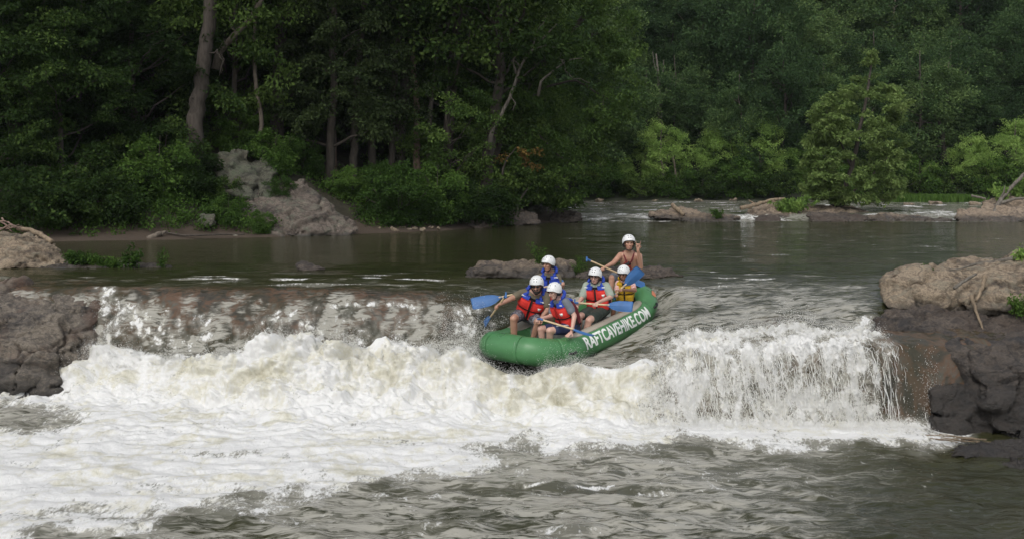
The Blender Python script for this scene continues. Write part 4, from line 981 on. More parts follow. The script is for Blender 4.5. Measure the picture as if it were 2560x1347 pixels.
# the great leaning crown over the bank tip
def lean_crown():
    r = np.random.default_rng(51); C = []
    while len(C) < 330:
        py = r.uniform(-140, 505)
        hi = np.interp(py, [-140, 0, 100, 200, 280, 340, 400, 450, 505], [1540, 1570, 1600, 1600, 1590, 1530, 1450, 1430, 1445])
        lo = np.interp(py, [-140, 0, 150, 250, 350, 450, 505], [1130, 1160, 1180, 1200, 1150, 1170, 1250])
        px = r.uniform(lo, hi)
        e = (px-lo)/(hi-lo)
        if r.random() < 0.25*(1-e): continue
        C.append(P(px, py, 45.2+r.uniform(-2.3, 2.3)*(1-0.4*abs(2*e-1))))
    return np.array(C)
trunk_tree('leaning_tree', [(1190, 530, 43.4), (1210, 440, 44), (1250, 340, 44.6), (1310, 220, 45), (1400, 110, 45.4), (1480, 20, 45.6), (1520, -60, 45.6)], 0.26, 0.08, M['bark_dark'], 'big leafy tree leaning out over the water at the bank tip',
           [[(1290, 260, 44.9), (1360, 220, 45.2), (1440, 200, 45.5), (1540, 260, 45.6), 0.09], [(1250, 340, 44.6), (1340, 330, 44.8), (1430, 420, 45), 0.08], [(1340, 180, 45), (1330, 80, 45), (1300, -40, 45), 0.07]],
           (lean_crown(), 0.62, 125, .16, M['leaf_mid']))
trunk_tree('shrub', [(1290, 540, 42.8), (1300, 500, 42.9), (1320, 470, 43)], 0.05, 0.02, M['bark_dark'], 'drooping shrub trailing its leaves down to the black boulder', (),
           (np.concatenate([cloud(r3, 40, (1180, 1440), (430, 510), (43, 45.2)), cloud(r3, 12, (1380, 1445), (480, 512), (45, 46)), cloud(r3, 26, (1130, 1290), (400, 500), (41.5, 43.5))]), 0.48, 90, .15, M['leaf_forest']), 'shrub')
trunk_tree('shrub', [(1255, 430, 42.3), (1265, 400, 42.3), (1290, 370, 42.3)], 0.04, 0.015, M['bark_dark'], 'sprig of yellowing leaves hanging in the dark green', (),
           (cloud(r3, 9, (1250, 1350), (375, 420), (41.9, 42.6)), 0.28, 32, .13, M['leaf_dry']), 'shrub')
# island tree
def island_tree():
    r = np.random.default_rng(61); C = []; D0 = 50.6
    ys = [128, 160, 190, 225, 260, 300, 340, 380, 420, 455, 485, 505]
    lo = [2172, 2150, 2120, 2085, 2030, 2015, 2010, 2012, 1998, 1990, 2005, 2075]
    hi = [2188, 2195, 2200, 2250, 2285, 2262, 2275, 2285, 2272, 2275, 2255, 2225]
    while len(C) < 300:
        py = 128+377*r.random()**0.75
        a, b = np.interp(py, ys, lo)+10, np.interp(py, ys, hi)-10
        if r.random() > (b-a)/270+0.1: continue
        e = r.uniform(-1, 1); e = np.sign(e)*abs(e)**0.75
        px = (a+b)/2+(b-a)/2*e
        half = (b-a)/2/FPX*D0*math.sqrt(max(0.05, 1-e*e))
        C.append(P(px, py, D0+half*r.choice([-1, 1])*r.random()**0.5*0.9))
    return np.array(C)
trunk_tree('sycamore', [(2090, 532, 50.6), (2110, 480, 50.6), (2135, 400, 50.6), (2155, 300, 50.6), (2175, 200, 50.6), (2180, 140, 50.6)], 0.16, 0.03, M['bark_dark'], 'olive green cone-shaped tree growing on the rocks in the river',
           [[(2095, 510, 50.6), (2060, 450, 50.2), (2035, 400, 50), 0.07], [(2100, 505, 50.6), (2180, 440, 50.9), (2230, 380, 51), 0.07], [(2130, 420, 50.6), (2090, 330, 50.4), (2060, 270, 50.4), 0.06], [(2090, 520, 50.5), (2150, 490, 50.2), (2210, 500, 50), 0.05], [(2085, 520, 50.5), (2070, 500, 50.0), 0.05]],
           (island_tree(), 0.38, 95, .18, M['leaf_olive']))
# bare snags on the far side
trunk_tree('snag', [(1650, 305, 78.5), (1648, 240, 78.5), (1646, 180, 78.5), (1640, 135, 78.5)], 0.17, 0.05, M['bark_grey'], 'bare grey snag with a spray of upright twigs on the far shore',
           [[(1652, 270, 78.5), (1665, 230, 78.4), (1672, 190, 78.4), 0.09], [(1648, 230, 78.5), (1655, 190, 78.4), (1660, 150, 78.4), 0.07], [(1646, 200, 78.5), (1636, 160, 78.5), (1632, 130, 78.5), 0.06], [(1665, 240, 78.4), (1682, 205, 78.3), (1686, 185, 78.3), 0.05], [(1640, 290, 78.5), (1630, 270, 78.4), (1622, 240, 78.3), 0.05]])
trunk_tree('snag', [(1936, 282, 79), (1934, 262, 79), (1932, 250, 79), (1925, 238, 79)], 0.14, 0.05, M['bark_grey'], 'short forked snag sticking out of the drooping tree',
           [[(1934, 258, 79), (1940, 248, 79), (1944, 240, 79), 0.08], [(1930, 246, 79), (1922, 240, 79), (1918, 236, 79), 0.06]])
trunk_tree('snag', [(2362, 390, 77), (2356, 330, 77), (2345, 300, 77), (2335, 280, 77)], 0.20, 0.08, M['bark_dark'], 'vine-hung dead trunk with bleached side limbs on the far slope',
           [[(2356, 330, 77), (2330, 308, 76.8), (2290, 308, 76.6), 0.08], [(2360, 370, 77), (2340, 365, 76.8), (2315, 367, 76.7), 0.07], [(2360, 372, 77), (2380, 360, 76.8), (2390, 366, 76.7), 0.06]])
trunk_tree('snag', [(1690, 450, 73.5), (1686, 410, 73.6), (1682, 390, 73.7)], 0.09, 0.05, M['bark_pale'], 'thin pale stem showing under the bright rounded tree')

# shore shrubs and undergrowth
for px, py, s_, kd, lab in ((1000, 540, 1.25, 'bush', 'bright green bush above the row of shore stones'), (1095, 535, 1.2, 'bush', 'bright fern-like bush spreading beside the overhang'), (1170, 555, 1.15, 'bush1', 'dark bush trailing into the water by the overhang'),
                           (1215, 548, 1.0, 'bush1', 'dark low bush between the overhang rocks'), (600, 372, 1.0, 'bush', 'bush growing on the crest of the mossy outcrop'), (690, 430, .9, 'bush', 'bush rooted in the shoulder of the mossy outcrop'),
                           (760, 415, .8, 'bush', 'small bush behind the lower end of the outcrop'), (400, 520, 1.2, 'bush', 'rounded bush among the shore weeds under the thick trunk'), (470, 500, 1.0, 'bush1', 'shaded bush at the foot of the thick trunk'),
                           (300, 540, 1.2, 'bush1', 'dark bush in the shore weeds next to the muddy bank'), (190, 560, 1.3, 'bush1', 'dark bush beside the brush-topped rock'), (90, 560, 1.3, 'bush1', 'dark bush behind the brush-topped rock'), (572, 528, .55, 'bush', 'small bush at the steep foot of the mossy outcrop'), (560, 470, .6, 'bush1', 'dark bush against the side of the mossy boulders'), (700, 470, .45, 'bush', 'small bush sprouting between boulders and slab'), (655, 556, .42, 'bush', 'low bush under the slanting face of the outcrop'), (880, 520, .7, 'bush', 'small bush in the grass beyond the outcrop'), (950, 500, .8, 'bush', 'light bush in the grassy clearing'),
                           (420, 440, 1.2, 'bush1', 'shadowed bush up the slope under the dark wood')):
    D = {560: 36.4, 700: 36.6, 572: 35.4, 655: 34.9, 1000: 38.6, 1095: 39.8, 1170: 40.6, 1215: 41.4, 600: 39.2, 690: 38.6, 760: 40, 400: 35.8, 470: 36.4, 300: 34.8, 190: 34.2, 90: 33.8, 880: 39, 950: 39.6, 420: 37.5}[px]
    c = P(px, py, D); z = max(gz(c[0], D)-0.1, c[2]-0.9*s_)
    plant(kd, c[0], D, z, s_, px*0.37, lab, None, 'shrub')
def undergrowth(name, label, rng, n, region, leaf, mat, hmax, kind_fn=None):
    C = []
    while len(C) < n:
        x = rng.uniform(*region[0]); d = rng.uniform(*region[1]); dd = d-np.interp(x, SHX, SHD)
        if dd < region[2][0] or dd > region[2][1]: continue
        pxx = 1280+x/d*FPX; pyy = YH+(CAMZ-gz(x, d))/d*FPX
        if d < 39 and 535 < pxx < 905 and np.interp(pxx, [535, 560, 640, 690, 760, 820, 905], [410, 372, 385, 425, 450, 500, 565])-12 < pyy < np.interp(pxx, [535, 560, 620, 700, 905], [470, 500, 540, 578, 580]): continue
        if kind_fn and rng.random() > kind_fn(x, dd): continue
        C.append((x, d, gz(x, d)+rng.random()**1.5*hmax))
    C = np.array(C)
    o = put(name, leaves_mesh(name, C, 0.26*rng.uniform(0.6, 1.4, n), 26, leaf, rng, 0.8, 0.1), mat)
    tag(o, label, 'undergrowth', kind='stuff')
r4 = np.random.default_rng(71)
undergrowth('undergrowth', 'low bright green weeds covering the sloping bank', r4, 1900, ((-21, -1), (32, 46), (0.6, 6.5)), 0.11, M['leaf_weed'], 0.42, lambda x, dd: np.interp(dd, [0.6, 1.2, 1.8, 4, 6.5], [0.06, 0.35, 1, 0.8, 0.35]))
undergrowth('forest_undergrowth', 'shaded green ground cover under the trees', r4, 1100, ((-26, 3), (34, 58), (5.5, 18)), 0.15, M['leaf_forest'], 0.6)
def grass(name, label, spots, h, mat, w=0.012):
    V = []; T = []
    rg = np.random.default_rng(len(spots))
    for (c, k, spread) in spots:
        for _ in range(k):
            b = np.array(c)+np.array([rg.normal()*spread, rg.normal()*spread*0.6, 0]); hh = h*rg.uniform(0.5, 1.2)
            t = b+np.array([rg.normal()*0.25*hh, rg.normal()*0.25*hh, hh]); s = np.array([w, rg.normal()*w*0.5, 0])*hh/h
            m_ = b*0.45+t*0.55+np.array([0, 0, 0.12*hh])
            V += [b-s, b+s, m_+s*0.8, t]; T += [rg.normal(0.5, 0.18)]*4
    V = np.array(V); me = mesh_np(name, V, np.arange(len(V)).reshape(-1, 4), False); attr(me, 'tint', np.clip(T, 0, 1))
    o = put(name, me, mat); return o
spots = []
for i in range(420):
    px = r4.uniform(2240, 2440); D = r4.uniform(68.0, 72.2); spots.append((P(px, 440+(CAMZ-0.30)/D*FPX, D), 10, 0.35))
tag(grass('grass', 'strip of light green grass on the far shore', spots, 0.45, M['leaf_weed'], 0.05), None, 'grass', kind='stuff')
tag(bpy.data.objects['grass'], 'strip of light green grass on the far shore')

# ---------------------------------------------------------------- raft
def wet_rubber(name, col, rough=0.38):
    t = NT(name); c = t.coord(); n = t.noise(c, 3.0, 5, 0.6); n2 = t.noise(c, 40.0, 4)
    r = t.ramp(n.outputs[0], [(0.3, tuple(x*0.82 for x in col)), (0.55, col), (0.75, tuple(min(1, x*1.15+0.01) for x in col))])
    rr = t.n('MapRange', None, Value=n.outputs[0], _1=0.3, _2=0.7, _3=rough-0.10, _4=rough+0.15)
    bp = t.n('Bump', None, Strength=0.12, Distance=0.01, Height=n2.outputs[0])
    return t.done(t.n('BsdfPrincipled', None, Base_Color=r, Roughness=rr, Normal=bp))
M['raft'] = wet_rubber('green_raft_rubber', (0.070, 0.215, 0.080), 0.34)
M['pad'] = wet_rubber('beige_chafe_pad', (0.36, 0.33, 0.27), 0.55)
M['white_ink'] = plain('white_lettering', (0.78, 0.80, 0.76), 0.5, 0.06)
M['black_rubber'] = plain('black_rubber', (0.012, 0.012, 0.013), 0.45, 0.2)
M['steel'] = plain('stainless_ring', (0.62, 0.62, 0.60), 0.25, 0.05, metallic=0.9)
M['grey_floor'] = wet_rubber('grey_raft_floor', (0.26, 0.27, 0.25), 0.4)
M['orange_patch'] = plain('orange_patch', (0.62, 0.20, 0.10), 0.5, 0.25, scale=40)

def loop_c(t):
    t = np.asarray(t, float); e = 2/3.6
    f = R_A*np.sign(np.cos(t))*np.abs(np.cos(t))**e; l = R_B*np.sign(np.sin(t))*np.abs(np.sin(t))**e
    u = R_UP*np.clip((np.abs(f)-R_A*.45)/(R_A*.55), 0, 1)**2
    return np.stack([f, l, u], -1)
# arc-length table of the tube's centre line
_tt = np.linspace(0, 2*math.pi, 20001); _cc = loop_c(_tt); _sl = np.concatenate([[0], np.cumsum(np.linalg.norm(np.diff(_cc, axis=0), axis=1))]); R_LEN = _sl[-1]
def loop_s(s):
    s = np.mod(np.asarray(s, float), R_LEN)
    return np.stack([np.interp(s, _sl, _cc[:, j]) for j in range(3)], -1)
def tube_pt(s, a, off=0.0):
    """raft-local point on the big tube: s metres along it from the bow, a angle (0 outward, 90 up)"""
    s = np.asarray(s, float); c = loop_s(s); d = loop_s(s+0.06)-loop_s(s-0.06)
    d /= np.linalg.norm(d, axis=-1, keepdims=True)
    n = np.cross(d, np.array([0, 0, 1.0])); n /= np.linalg.norm(n, axis=-1, keepdims=True); b = np.cross(n, d)
    r = R_R+off; a = np.asarray(a, float)[..., None]
    return c + (r*np.ones_like(a) if np.ndim(off) == 0 else r[..., None])*(np.cos(a)*n+np.sin(a)*b)
def s_of_f(f):
    """distance along the tube for a place on the lettered side"""
    q = _cc[:, 1] > R_B*0.5
    i = np.where(q)[0]; return float(np.interp(-f, -_cc[i, 0], _sl[i]))

raft = empty('raft', tuple(R_C))
def raft_part(name, V, F, mat, smooth=True, parent=None):
    me = bpy.data.meshes.new(name); me.from_pydata((np.asarray(V)-R_C).tolist(), [], F); me.update()
    me.polygons.foreach_set('use_smooth', np.full(len(me.polygons), smooth))
    return put(name, me, mat, parent or raft)
def grid_faces(n, m, wrap_n=False, wrap_m=False):
    return [(i*m+j, ((i+1) % n)*m+j, ((i+1) % n)*m+(j+1) % m, i*m+(j+1) % m) for i in range(n if wrap_n else n-1) for j in range(m if wrap_m else m-1)]
ns, na = 200, 28
ss = np.arange(ns)*R_LEN/ns; aa = np.arange(na)*2*math.pi/na
SS, AA = np.meshgrid(ss, aa, indexing='ij')
seam = -0.012*np.exp(-(((SS % (R_LEN/12))-R_LEN/24)/0.035)**2)
tube_o = raft_part('tube', raft_to_world(tube_pt(SS, AA, seam)).reshape(-1, 3), grid_faces(ns, na, True, True), M['raft'])
def patch(name, s0, s1, a0, a1, off, mat, n=40, m=10, round_=0.0, parent=None):
    s_, a_ = np.meshgrid(np.linspace(s0, s1, n), np.linspace(0, 1, m), indexing='ij')
    k = np.linspace(-1, 1, n)[:, None]; w_ = (1-round_)+round_*np.sqrt(np.clip(1-np.abs(k)**8, 0, 1))
    mid = (a0+a1)/2; a_ = mid+(a_-0.5)*(a1-a0)*w_
    T = raft_to_world(tube_pt(s_, a_, off)).reshape(-1, 3); B = raft_to_world(tube_pt(s_, a_, -0.01)).reshape(-1, 3)
    F = grid_faces(n, m); nb = n*m
    F2 = [tuple(reversed([q+nb for q in f])) for f in F]
    edge = [j for j in range(m)]+[i*m+m-1 for i in range(1, n)]+[(n-1)*m+j for j in range(m-2, -1, -1)]+[i*m for i in range(n-2, 0, -1)]
    F3 = [(edge[i], edge[i]+nb, edge[(i+1) % len(edge)]+nb, edge[(i+1) % len(edge)]) for i in range(len(edge))]
    return raft_part(name, np.concatenate([T, B]), F+F2+F3, mat, True, parent)
RAD = math.radians
patch('chafe_pad', s_of_f(0.98), s_of_f(-1.18), RAD(62), RAD(138), 0.006, M['pad'], round_=0.6, parent=None)
patch('chafe_pad', R_LEN-s_of_f(0.9), R_LEN-s_of_f(-1.1), RAD(62), RAD(138), 0.006, M['pad'], round_=0.6)
# floor and thwarts
t_ = np.linspace(0, 2*math.pi, 80, endpoint=False); ring = loop_c(t_); V = [np.array([0, 0, -0.14])]; F = []
rings = []
for q in (0.25, 0.5, 0.75, 1.0):
    p = ring*np.array([q, q, q*q]); p[:, 2] = p[:, 2]*0.6-0.14+0.012*np.cos(ring[:, 1]*q*24); rings.append(p)
V = np.concatenate([np.array([[0, 0, -0.14]])]+rings); F = [(0, 1+j, 1+(j+1) % 80) for j in range(80)]
for k in range(3): F += [(1+k*80+j, 1+(k+1)*80+j, 1+(k+1)*80+(j+1) % 80, 1+k*80+(j+1) % 80) for j in range(80)]
raft_part('floor', raft_to_world(V), F, M['grey_floor'])
for f0 in (0.42, -0.42):
    mb = MB(); mb.capsule((f0, -0.60, 0.02), 0.15, (f0, 0.60, 0.02), 0.15, 18, 3)
    raft_part('thwart', raft_to_world(np.concatenate(mb.v)), mb.f, M['grey_floor'])
# handles, ring, patch, valves
for s0, a0 in ((s_of_f(1.02), RAD(4)), (s_of_f(-1.30), RAD(14)), (R_LEN-s_of_f(1.2), RAD(45)), (R_LEN-s_of_f(-0.3), RAD(150)), (R_LEN/2, RAD(30))):
    mb = MB(); q = np.linspace(-1, 1, 9)
    base = tube_pt(s0+q*0.055, np.full(9, a0), 0.006+0.028*(1-q**4))
    mb.tube(base, 0.021, 8); mb.ell(tube_pt(s0-0.06, a0, 0.0), np.eye(3)*np.array([[.03], [.03], [.03]])*0.8); mb.ell(tube_pt(s0+0.06, a0, 0.0), np.eye(3)*0.024)
    raft_part('handle', raft_to_world(np.concatenate(mb.v)), mb.f, M['black_rubber'])
mb = MB(); sb = R_LEN-0.82; th = np.linspace(0, 2*math.pi, 25)
pl = np.stack([tube_pt(sb+0.035*math.cos(x), RAD(8)+0.16*math.sin(x), 0.012) for x in th[5:-3]]); mb.tube(pl, 0.0065, 8)
raft_part('bow_ring', raft_to_world(np.concatenate(mb.v)), mb.f, M['steel'])
patch('sticker', s_of_f(-1.42)+0.02, s_of_f(-1.42)+0.15, RAD(28), RAD(52), 0.005, M['orange_patch'], 10, 8, 0.5)
for i in range(14):
    s0 = (i+0.5)*R_LEN/14
    if s_of_f(0.8) < s0 < s_of_f(-1.1): continue
    patch('seam_strip', s0-0.022, s0+0.022, RAD(-170), RAD(170), 0.0025, M['raft'], 4, 36)
# lettering, wrapped round the lettered side
def letters(text):
    cu = bpy.data.curves.new('t', 'FONT'); cu.body = text; cu.size = 1.0; cu.offset = 0.03; cu.resolution_u = 3; cu.space_character = 0.98
    o = bpy.data.objects.new('t', cu); COL.objects.link(o)
    me = bpy.data.meshes.new_from_object(o.evaluated_get(bpy.context.evaluated_depsgraph_get()))
    bpy.data.objects.remove(o)
    bm = bmesh.new(); bm.from_mesh(me); bmesh.ops.triangulate(bm, faces=bm.faces[:])
    for _ in range(3):
        e = [x for x in bm.edges if x.calc_length() > 0.12]
        if e: bmesh.ops.subdivide_edges(bm, edges=e, cuts=1); bmesh.ops.triangulate(bm, faces=bm.faces[:])
    bm.to_mesh(me); bm.free()
    V = get_co(me); x0, x1, y0, y1 = V[:, 0].min(), V[:, 0].max(), V[:, 1].min(), V[:, 1].max()
    s = s_of_f(0.72)+(V[:, 0]-x0)/(x1-x0)*(s_of_f(-1.06)-s_of_f(0.72)); a = RAD(-2)+(V[:, 1]-y0)/(y1-y0)*RAD(54)
    return raft_part('lettering', raft_to_world(tube_pt(s, a, 0.005)), [tuple(p.vertices) for p in me.polygons], M['white_ink'], True)
letters('RAFTCAVEHIKE.COM')
tag(raft, 'green inflatable raft with white website lettering, tipping over the drop', 'raft')

# ---------------------------------------------------------------- people
def skin(name, col):
    t = NT(name); c = t.coord(); n = t.noise(c, 9.0, 5)
    r = t.ramp(n.outputs[0], [(0.3, tuple(x*y for x, y in zip(col, (0.86, 0.80, 0.78)))), (0.7, col)])
    b = t.n('BsdfPrincipled', None, Base_Color=r, Roughness=0.42)
    return t.done(b)
def cloth(name, col, var=0.15, scale=30.0):
    t = NT(name); c = t.coord(); n = t.noise(c, 5.0, 5, 0.6); n2 = t.noise(c, 90.0, 3)
    r = t.ramp(n.outputs[0], [(0.3, tuple(x*(1-var) for x in col)), (0.7, tuple(min(1, x*(1+var)) for x in col))])
    bp = t.n('Bump', None, Strength=0.35, Distance=0.02, Height=t.math('ADD', n.outputs[0], t.math('MULTIPLY', n2.outputs[0], 0.1)))
    return t.done(t.n('BsdfPrincipled', None, Base_Color=r, Roughness=0.75, Normal=bp))
M['skin_tan'] = skin('tanned_skin', (0.50, 0.285, 0.20)); M['skin_pale'] = skin('pale_skin', (0.62, 0.39, 0.31)); M['skin_brown'] = skin('brown_skin', (0.36, 0.19, 0.12))
M['helmet'] = plain('white_helmet_shell', (0.74, 0.75, 0.74), 0.3, 0.03)
M['dark'] = plain('dark_padding', (0.010, 0.010, 0.012), 0.6, 0.2)
M['red'] = cloth('red_nylon', (0.70, 0.035, 0.026)); M['blue'] = cloth('blue_nylon', (0.018, 0.055, 0.38)); M['yellow'] = cloth('yellow_nylon', (0.52, 0.31, 0.012))
M['maroon'] = cloth('dark_red_nylon', (0.24, 0.035, 0.022)); M['webbing'] = cloth('black_webbing', (0.014, 0.012, 0.013)); M['dark_red'] = cloth('wine_nylon', (0.13, 0.012, 0.018))
M['olive_shirt'] = cloth('olive_cotton', (0.135, 0.115, 0.075)); M['grey_shirt'] = cloth('grey_cotton', (0.15, 0.165, 0.19)); M['sage_shirt'] = cloth('sage_cotton', (0.30, 0.345, 0.285))
M['green_shorts'] = cloth('dark_green_cotton', (0.035, 0.05, 0.04)); M['grey_shorts'] = cloth('grey_blue_cotton', (0.15, 0.17, 0.20)); M['hair_dark'] = cloth('dark_hair', (0.018, 0.012, 0.009)); M['hair_blond'] = cloth('blond_hair', (0.42, 0.30, 0.17))
M['lip'] = plain('lip', (0.40, 0.20, 0.155), 0.5, 0.1); M['eye'] = plain('eye', (0.02, 0.015, 0.012), 0.2, 0.1); M['strap_white'] = plain('reflective_band', (0.72, 0.74, 0.76), 0.4, 0.05)
def stripes(name, a, b, scale, rot=(0, 0, 0)):
    t = NT(name); w_ = t.n('TexWave', {'wave_type': 'BANDS', 'bands_direction': 'Z'}, Vector=t.coord(rot=rot), Scale=scale, Distortion=1.5); w_.inputs['Detail'].default_value = 2
    return t.done(t.n('BsdfPrincipled', None, Base_Color=t.ramp(w_.outputs[0], [(0.45, a), (0.55, b)]), Roughness=0.75))
def camo(name, cols):
    t = NT(name); n = t.noise(t.coord(), 11.0, 3, 0.5, 1.0)
    return t.done(t.n('BsdfPrincipled', None, Base_Color=t.ramp(n.outputs[0], [(0.0, cols[0]), (0.44, cols[1]), (0.52, cols[2]), (0.6, cols[0])], 'CONSTANT'), Roughness=0.75))
M['camo'] = camo('patterned_shorts', [(0.03, 0.03, 0.045), (0.20, 0.20, 0.22), (0.07, 0.07, 0.09)])
M['navy'] = cloth('navy_cotton', (0.014, 0.022, 0.075)); M['striped_sleeve'] = stripes('red_white_stripes', (0.55, 0.10, 0.07), (0.75, 0.68, 0.62), 14.0)
M['blade'] = plain('blue_paddle_plastic', (0.035, 0.125, 0.32), 0.5, 0.14, 8.0); M['shaft'] = plain('pale_wood_shaft', (0.60, 0.45, 0.27), 0.45, 0.14, 20.0)

def unit(v): v = np.asarray(v, float); return v/(np.linalg.norm(v)+1e-9)

def hand_shapes(mb, wrist, d, n, grip, k=1.0, flip=1):
    """palm, four fingers and thumb; d forearm direction, n palm normal, grip: curl | flat | horns"""
    d = unit(d); n = unit(n-d*np.dot(n, d)); ac = np.cross(d, n)*flip
    mb.capsule(wrist-d*0.03*k, 0.027*k, wrist+d*0.02*k, 0.027*k)
    mb.ell(wrist+d*0.055*k, np.array([ac*0.043*k, d*0.052*k, n*0.019*k]))
    for i in range(4):
        b = wrist+d*(0.095-0.006*abs(i-1.3))*k+ac*(-0.030+0.020*i)*k; ln = (0.9, 1.0, 0.95, 0.75)[i]*k
        straight = grip == 'flat' or (grip == 'horns' and i in (0, 3))
        if straight:
            sp = ac*(i-1.5)*(0.10 if grip == 'flat' else 0.16)
            q = [b, b+unit(d+sp-n*0.05)*0.036*ln, b+unit(d+sp+n*0.02)*0.066*ln, b+unit(d+sp+n*0.12)*0.088*ln]
        else:
            q = [b, b+unit(d*0.55+n)*0.034*ln]; q.append(q[-1]+unit(n*0.75-d*0.7)*0.028*ln); q.append(q[-1]+unit(-d-n*0.25)*0.022*ln)
        for j in range(3): mb.capsule(q[j], (0.0105, 0.0098, 0.009)[j]*k, q[j+1], (0.0098, 0.009, 0.0082)[j]*k, 8, 3)
    b = wrist+d*0.030*k-ac*0.034*k
    q = [b, b+unit(d*0.7-ac*0.6+n*0.5)*0.040*k, b+unit(d*0.8-ac*0.15+n*0.9)*0.068*k]
    for j in range(2): mb.capsule(q[j], (0.0135, 0.0115)[j]*k, q[j+1], (0.0115, 0.0095)[j]*k, 8, 3)

def person(label, J, yaw, pitch, roll, mats, size=1.0, girth=1.0, grips=('curl', 'curl'), palm=None, vest=None, sleeve=0.62, leg_cover=0.8, hair=None, beard=None, glasses=False, shades=False, shirt=True, tongue=False, head_k=1.07, clasp=None):
    """J: world joints. a = viewer's left side of the figure, b = viewer's right side"""
    J = {k: np.asarray(v, float) for k, v in J.items()}
    base = J['pelvis'].copy()
    root = empty('person', tuple(base))
    k = size
    hc = J['head']
    fw = np.array([math.sin(yaw)*math.cos(pitch), -math.cos(yaw)*math.cos(pitch), math.sin(pitch)])   # yaw 0 looks at the eye, positive to the viewer's right
    up = unit(np.array([math.sin(roll), 0, 1.0])); rt = unit(np.cross(fw, up)); up = np.cross(rt, fw)
    ax = unit(J['neck']-J['pelvis']); s = unit(J['shb']-J['sha']); s = unit(s-ax*np.dot(s, ax)); nf = np.cross(s, ax)
    L = np.linalg.norm(J['neck']-J['pelvis'])
    def H(r, f, u): return hc+(rt*r+fw*f+up*u)*k*head_k
    hk = k*head_k
    # ---- body
    mb = MB()
    mb.ell(H(0, -0.005, 0.03), np.array([rt*0.077, fw*0.097, up*0.100])*hk)
    mb.ell(H(0, 0.018, -0.045), np.array([rt*0.060, fw*0.072, up*0.082])*hk)
    mb.ell(H(0, 0.055, -0.092), np.array([rt*0.032, fw*0.030, up*0.026])*hk)                 # chin
    mb.capsule(H(0, 0.090, 0.010), 0.010*hk, H(0, 0.112, -0.032), 0.0155*hk, 8, 3)           # nose
    mb.capsule(H(-0.045, 0.078, 0.026), 0.012*hk, H(0.045, 0.078, 0.026), 0.012*hk, 8, 3)    # brow
    for e in (-1, 1):
        mb.ell(H(e*0.078, -0.005, -0.012), np.array([rt*0.010, fw*0.020, up*0.033])*hk, 10, 6)
        mb.ell(H(e*0.042, 0.062, -0.022), np.array([rt*0.026, fw*0.024, up*0.024])*hk, 10, 6)
    mb.capsule(J['neck']-ax*0.03*k, 0.060*k*girth**0.5, H(0, -0.015, -0.07), 0.052*k)
    w = lambda t: np.interp(t, [0, .25, .55, .85, 1], [.155, .145, .165, .165, .10])*k*girth
    dp = lambda t: np.interp(t, [0, .25, .55, .85, 1], [.115, .11, .12, .105, .07])*k*girth
    for t in np.linspace(0, 0.95, 17):
        c = J['pelvis']+ax*L*t; mb.ell(c, np.array([s*w(t), nf*dp(t), ax*L*0.17]))
    for e in 'ab':
        mb.capsule(J['neck']-ax*0.05*k, 0.055*k, J['sh'+e], 0.058*k)
        mb.capsule(J['sh'+e], 0.056*k*girth**0.5, J['el'+e], 0.043*k*girth**0.5)
        mb.capsule(J['el'+e], 0.043*k*girth**0.5, J['ha'+e], 0.028*k)
        fd = unit(J['ha'+e]-J['el'+e])
        pn = palm[e] if palm and e in palm else nf*-0.3+np.array([0, -0.4, -0.8])
        hd = fd
        g = grips['ab'.index(e)]
        if g == 'flat': hd = unit(fd*0.25+palm[e+'dir'])
        if g == 'horns': hd = unit(np.array([0.02, -0.05, 1.0]))
        hand_shapes(mb, J['ha'+e]+hd*0.015, hd, pn, g, k, flip=(1 if e == 'a' else -1))
        hip = J['pelvis']+s*(-1 if e == 'a' else 1)*0.085*k*girth+ax*0.02
        mb.capsule(hip, 0.088*k*girth, J['kn'+e], 0.060*k*girth**0.6)
        calf = J['kn'+e]*0.65+J['an'+e]*0.35+unit(nf)*-0.012
        mb.capsule(J['kn'+e], 0.056*k*girth**0.6, calf, 0.056*k*girth**0.6); mb.capsule(calf, 0.056*k*girth**0.6, J['an'+e], 0.038*k)
        ft = J['an'+e]+unit(np.array([nf[0], nf[1], -0.12]))*0.15*k; mb.capsule(J['an'+e]-np.array([0, 0, 0.03])*k, 0.040*k, ft-np.array([0, 0, 0.045])*k, 0.030*k)
    me = remesh(mb.mesh('b'), 0.0105, 2)
    set_co(me, get_co(me)-base)
    put('body', me, mats['skin'], root)
    def part(name, mb_, mat, parent=None, smooth=True):
        mb_.v = [v-base for v in mb_.v]
        return mb_.put(name, mat, parent or root, smooth)
    def rem(name, mb_, mat, vox=0.017, it=3):
        me_ = remesh(mb_.mesh('c'), vox, it); set_co(me_, get_co(me_)-base)
        V_ = get_co(me_); N_ = get_no(me_); set_co(me_, V_+N_*(fbm(V_[:, 0]*11, V_[:, 1]*11, V_[:, 2]*7, 2, 3)*0.010)[:, None])
        return put(name, me_, mat, root)
    # ---- face
    for e in (-1, 1):
        m_ = MB(); m_.ell(H(e*0.032, 0.086, 0.006), np.array([rt*0.013, fw*0.008, up*0.007])*hk, 10, 6); part('eye', m_, M['eye'])
        m_ = MB(); m_.capsule(H(e*0.016, 0.094, 0.024), 0.0045*hk, H(e*0.050, 0.083, 0.027), 0.004*hk, 6, 2); part('eyebrow', m_, M['hair_dark'] if hair != 'blond' else M['hair_blond'])
    m_ = MB(); m_.capsule(H(-0.022, 0.086, -0.062), 0.006*hk, H(0.022, 0.086, -0.062), 0.006*hk, 8, 2); part('mouth', m_, M['lip'])
    if tongue:
        m_ = MB(); m_.ell(H(0, 0.094, -0.075), np.array([rt*0.013, fw*0.014, up*0.018])*hk, 10, 6); part('tongue', m_, M['lip'])
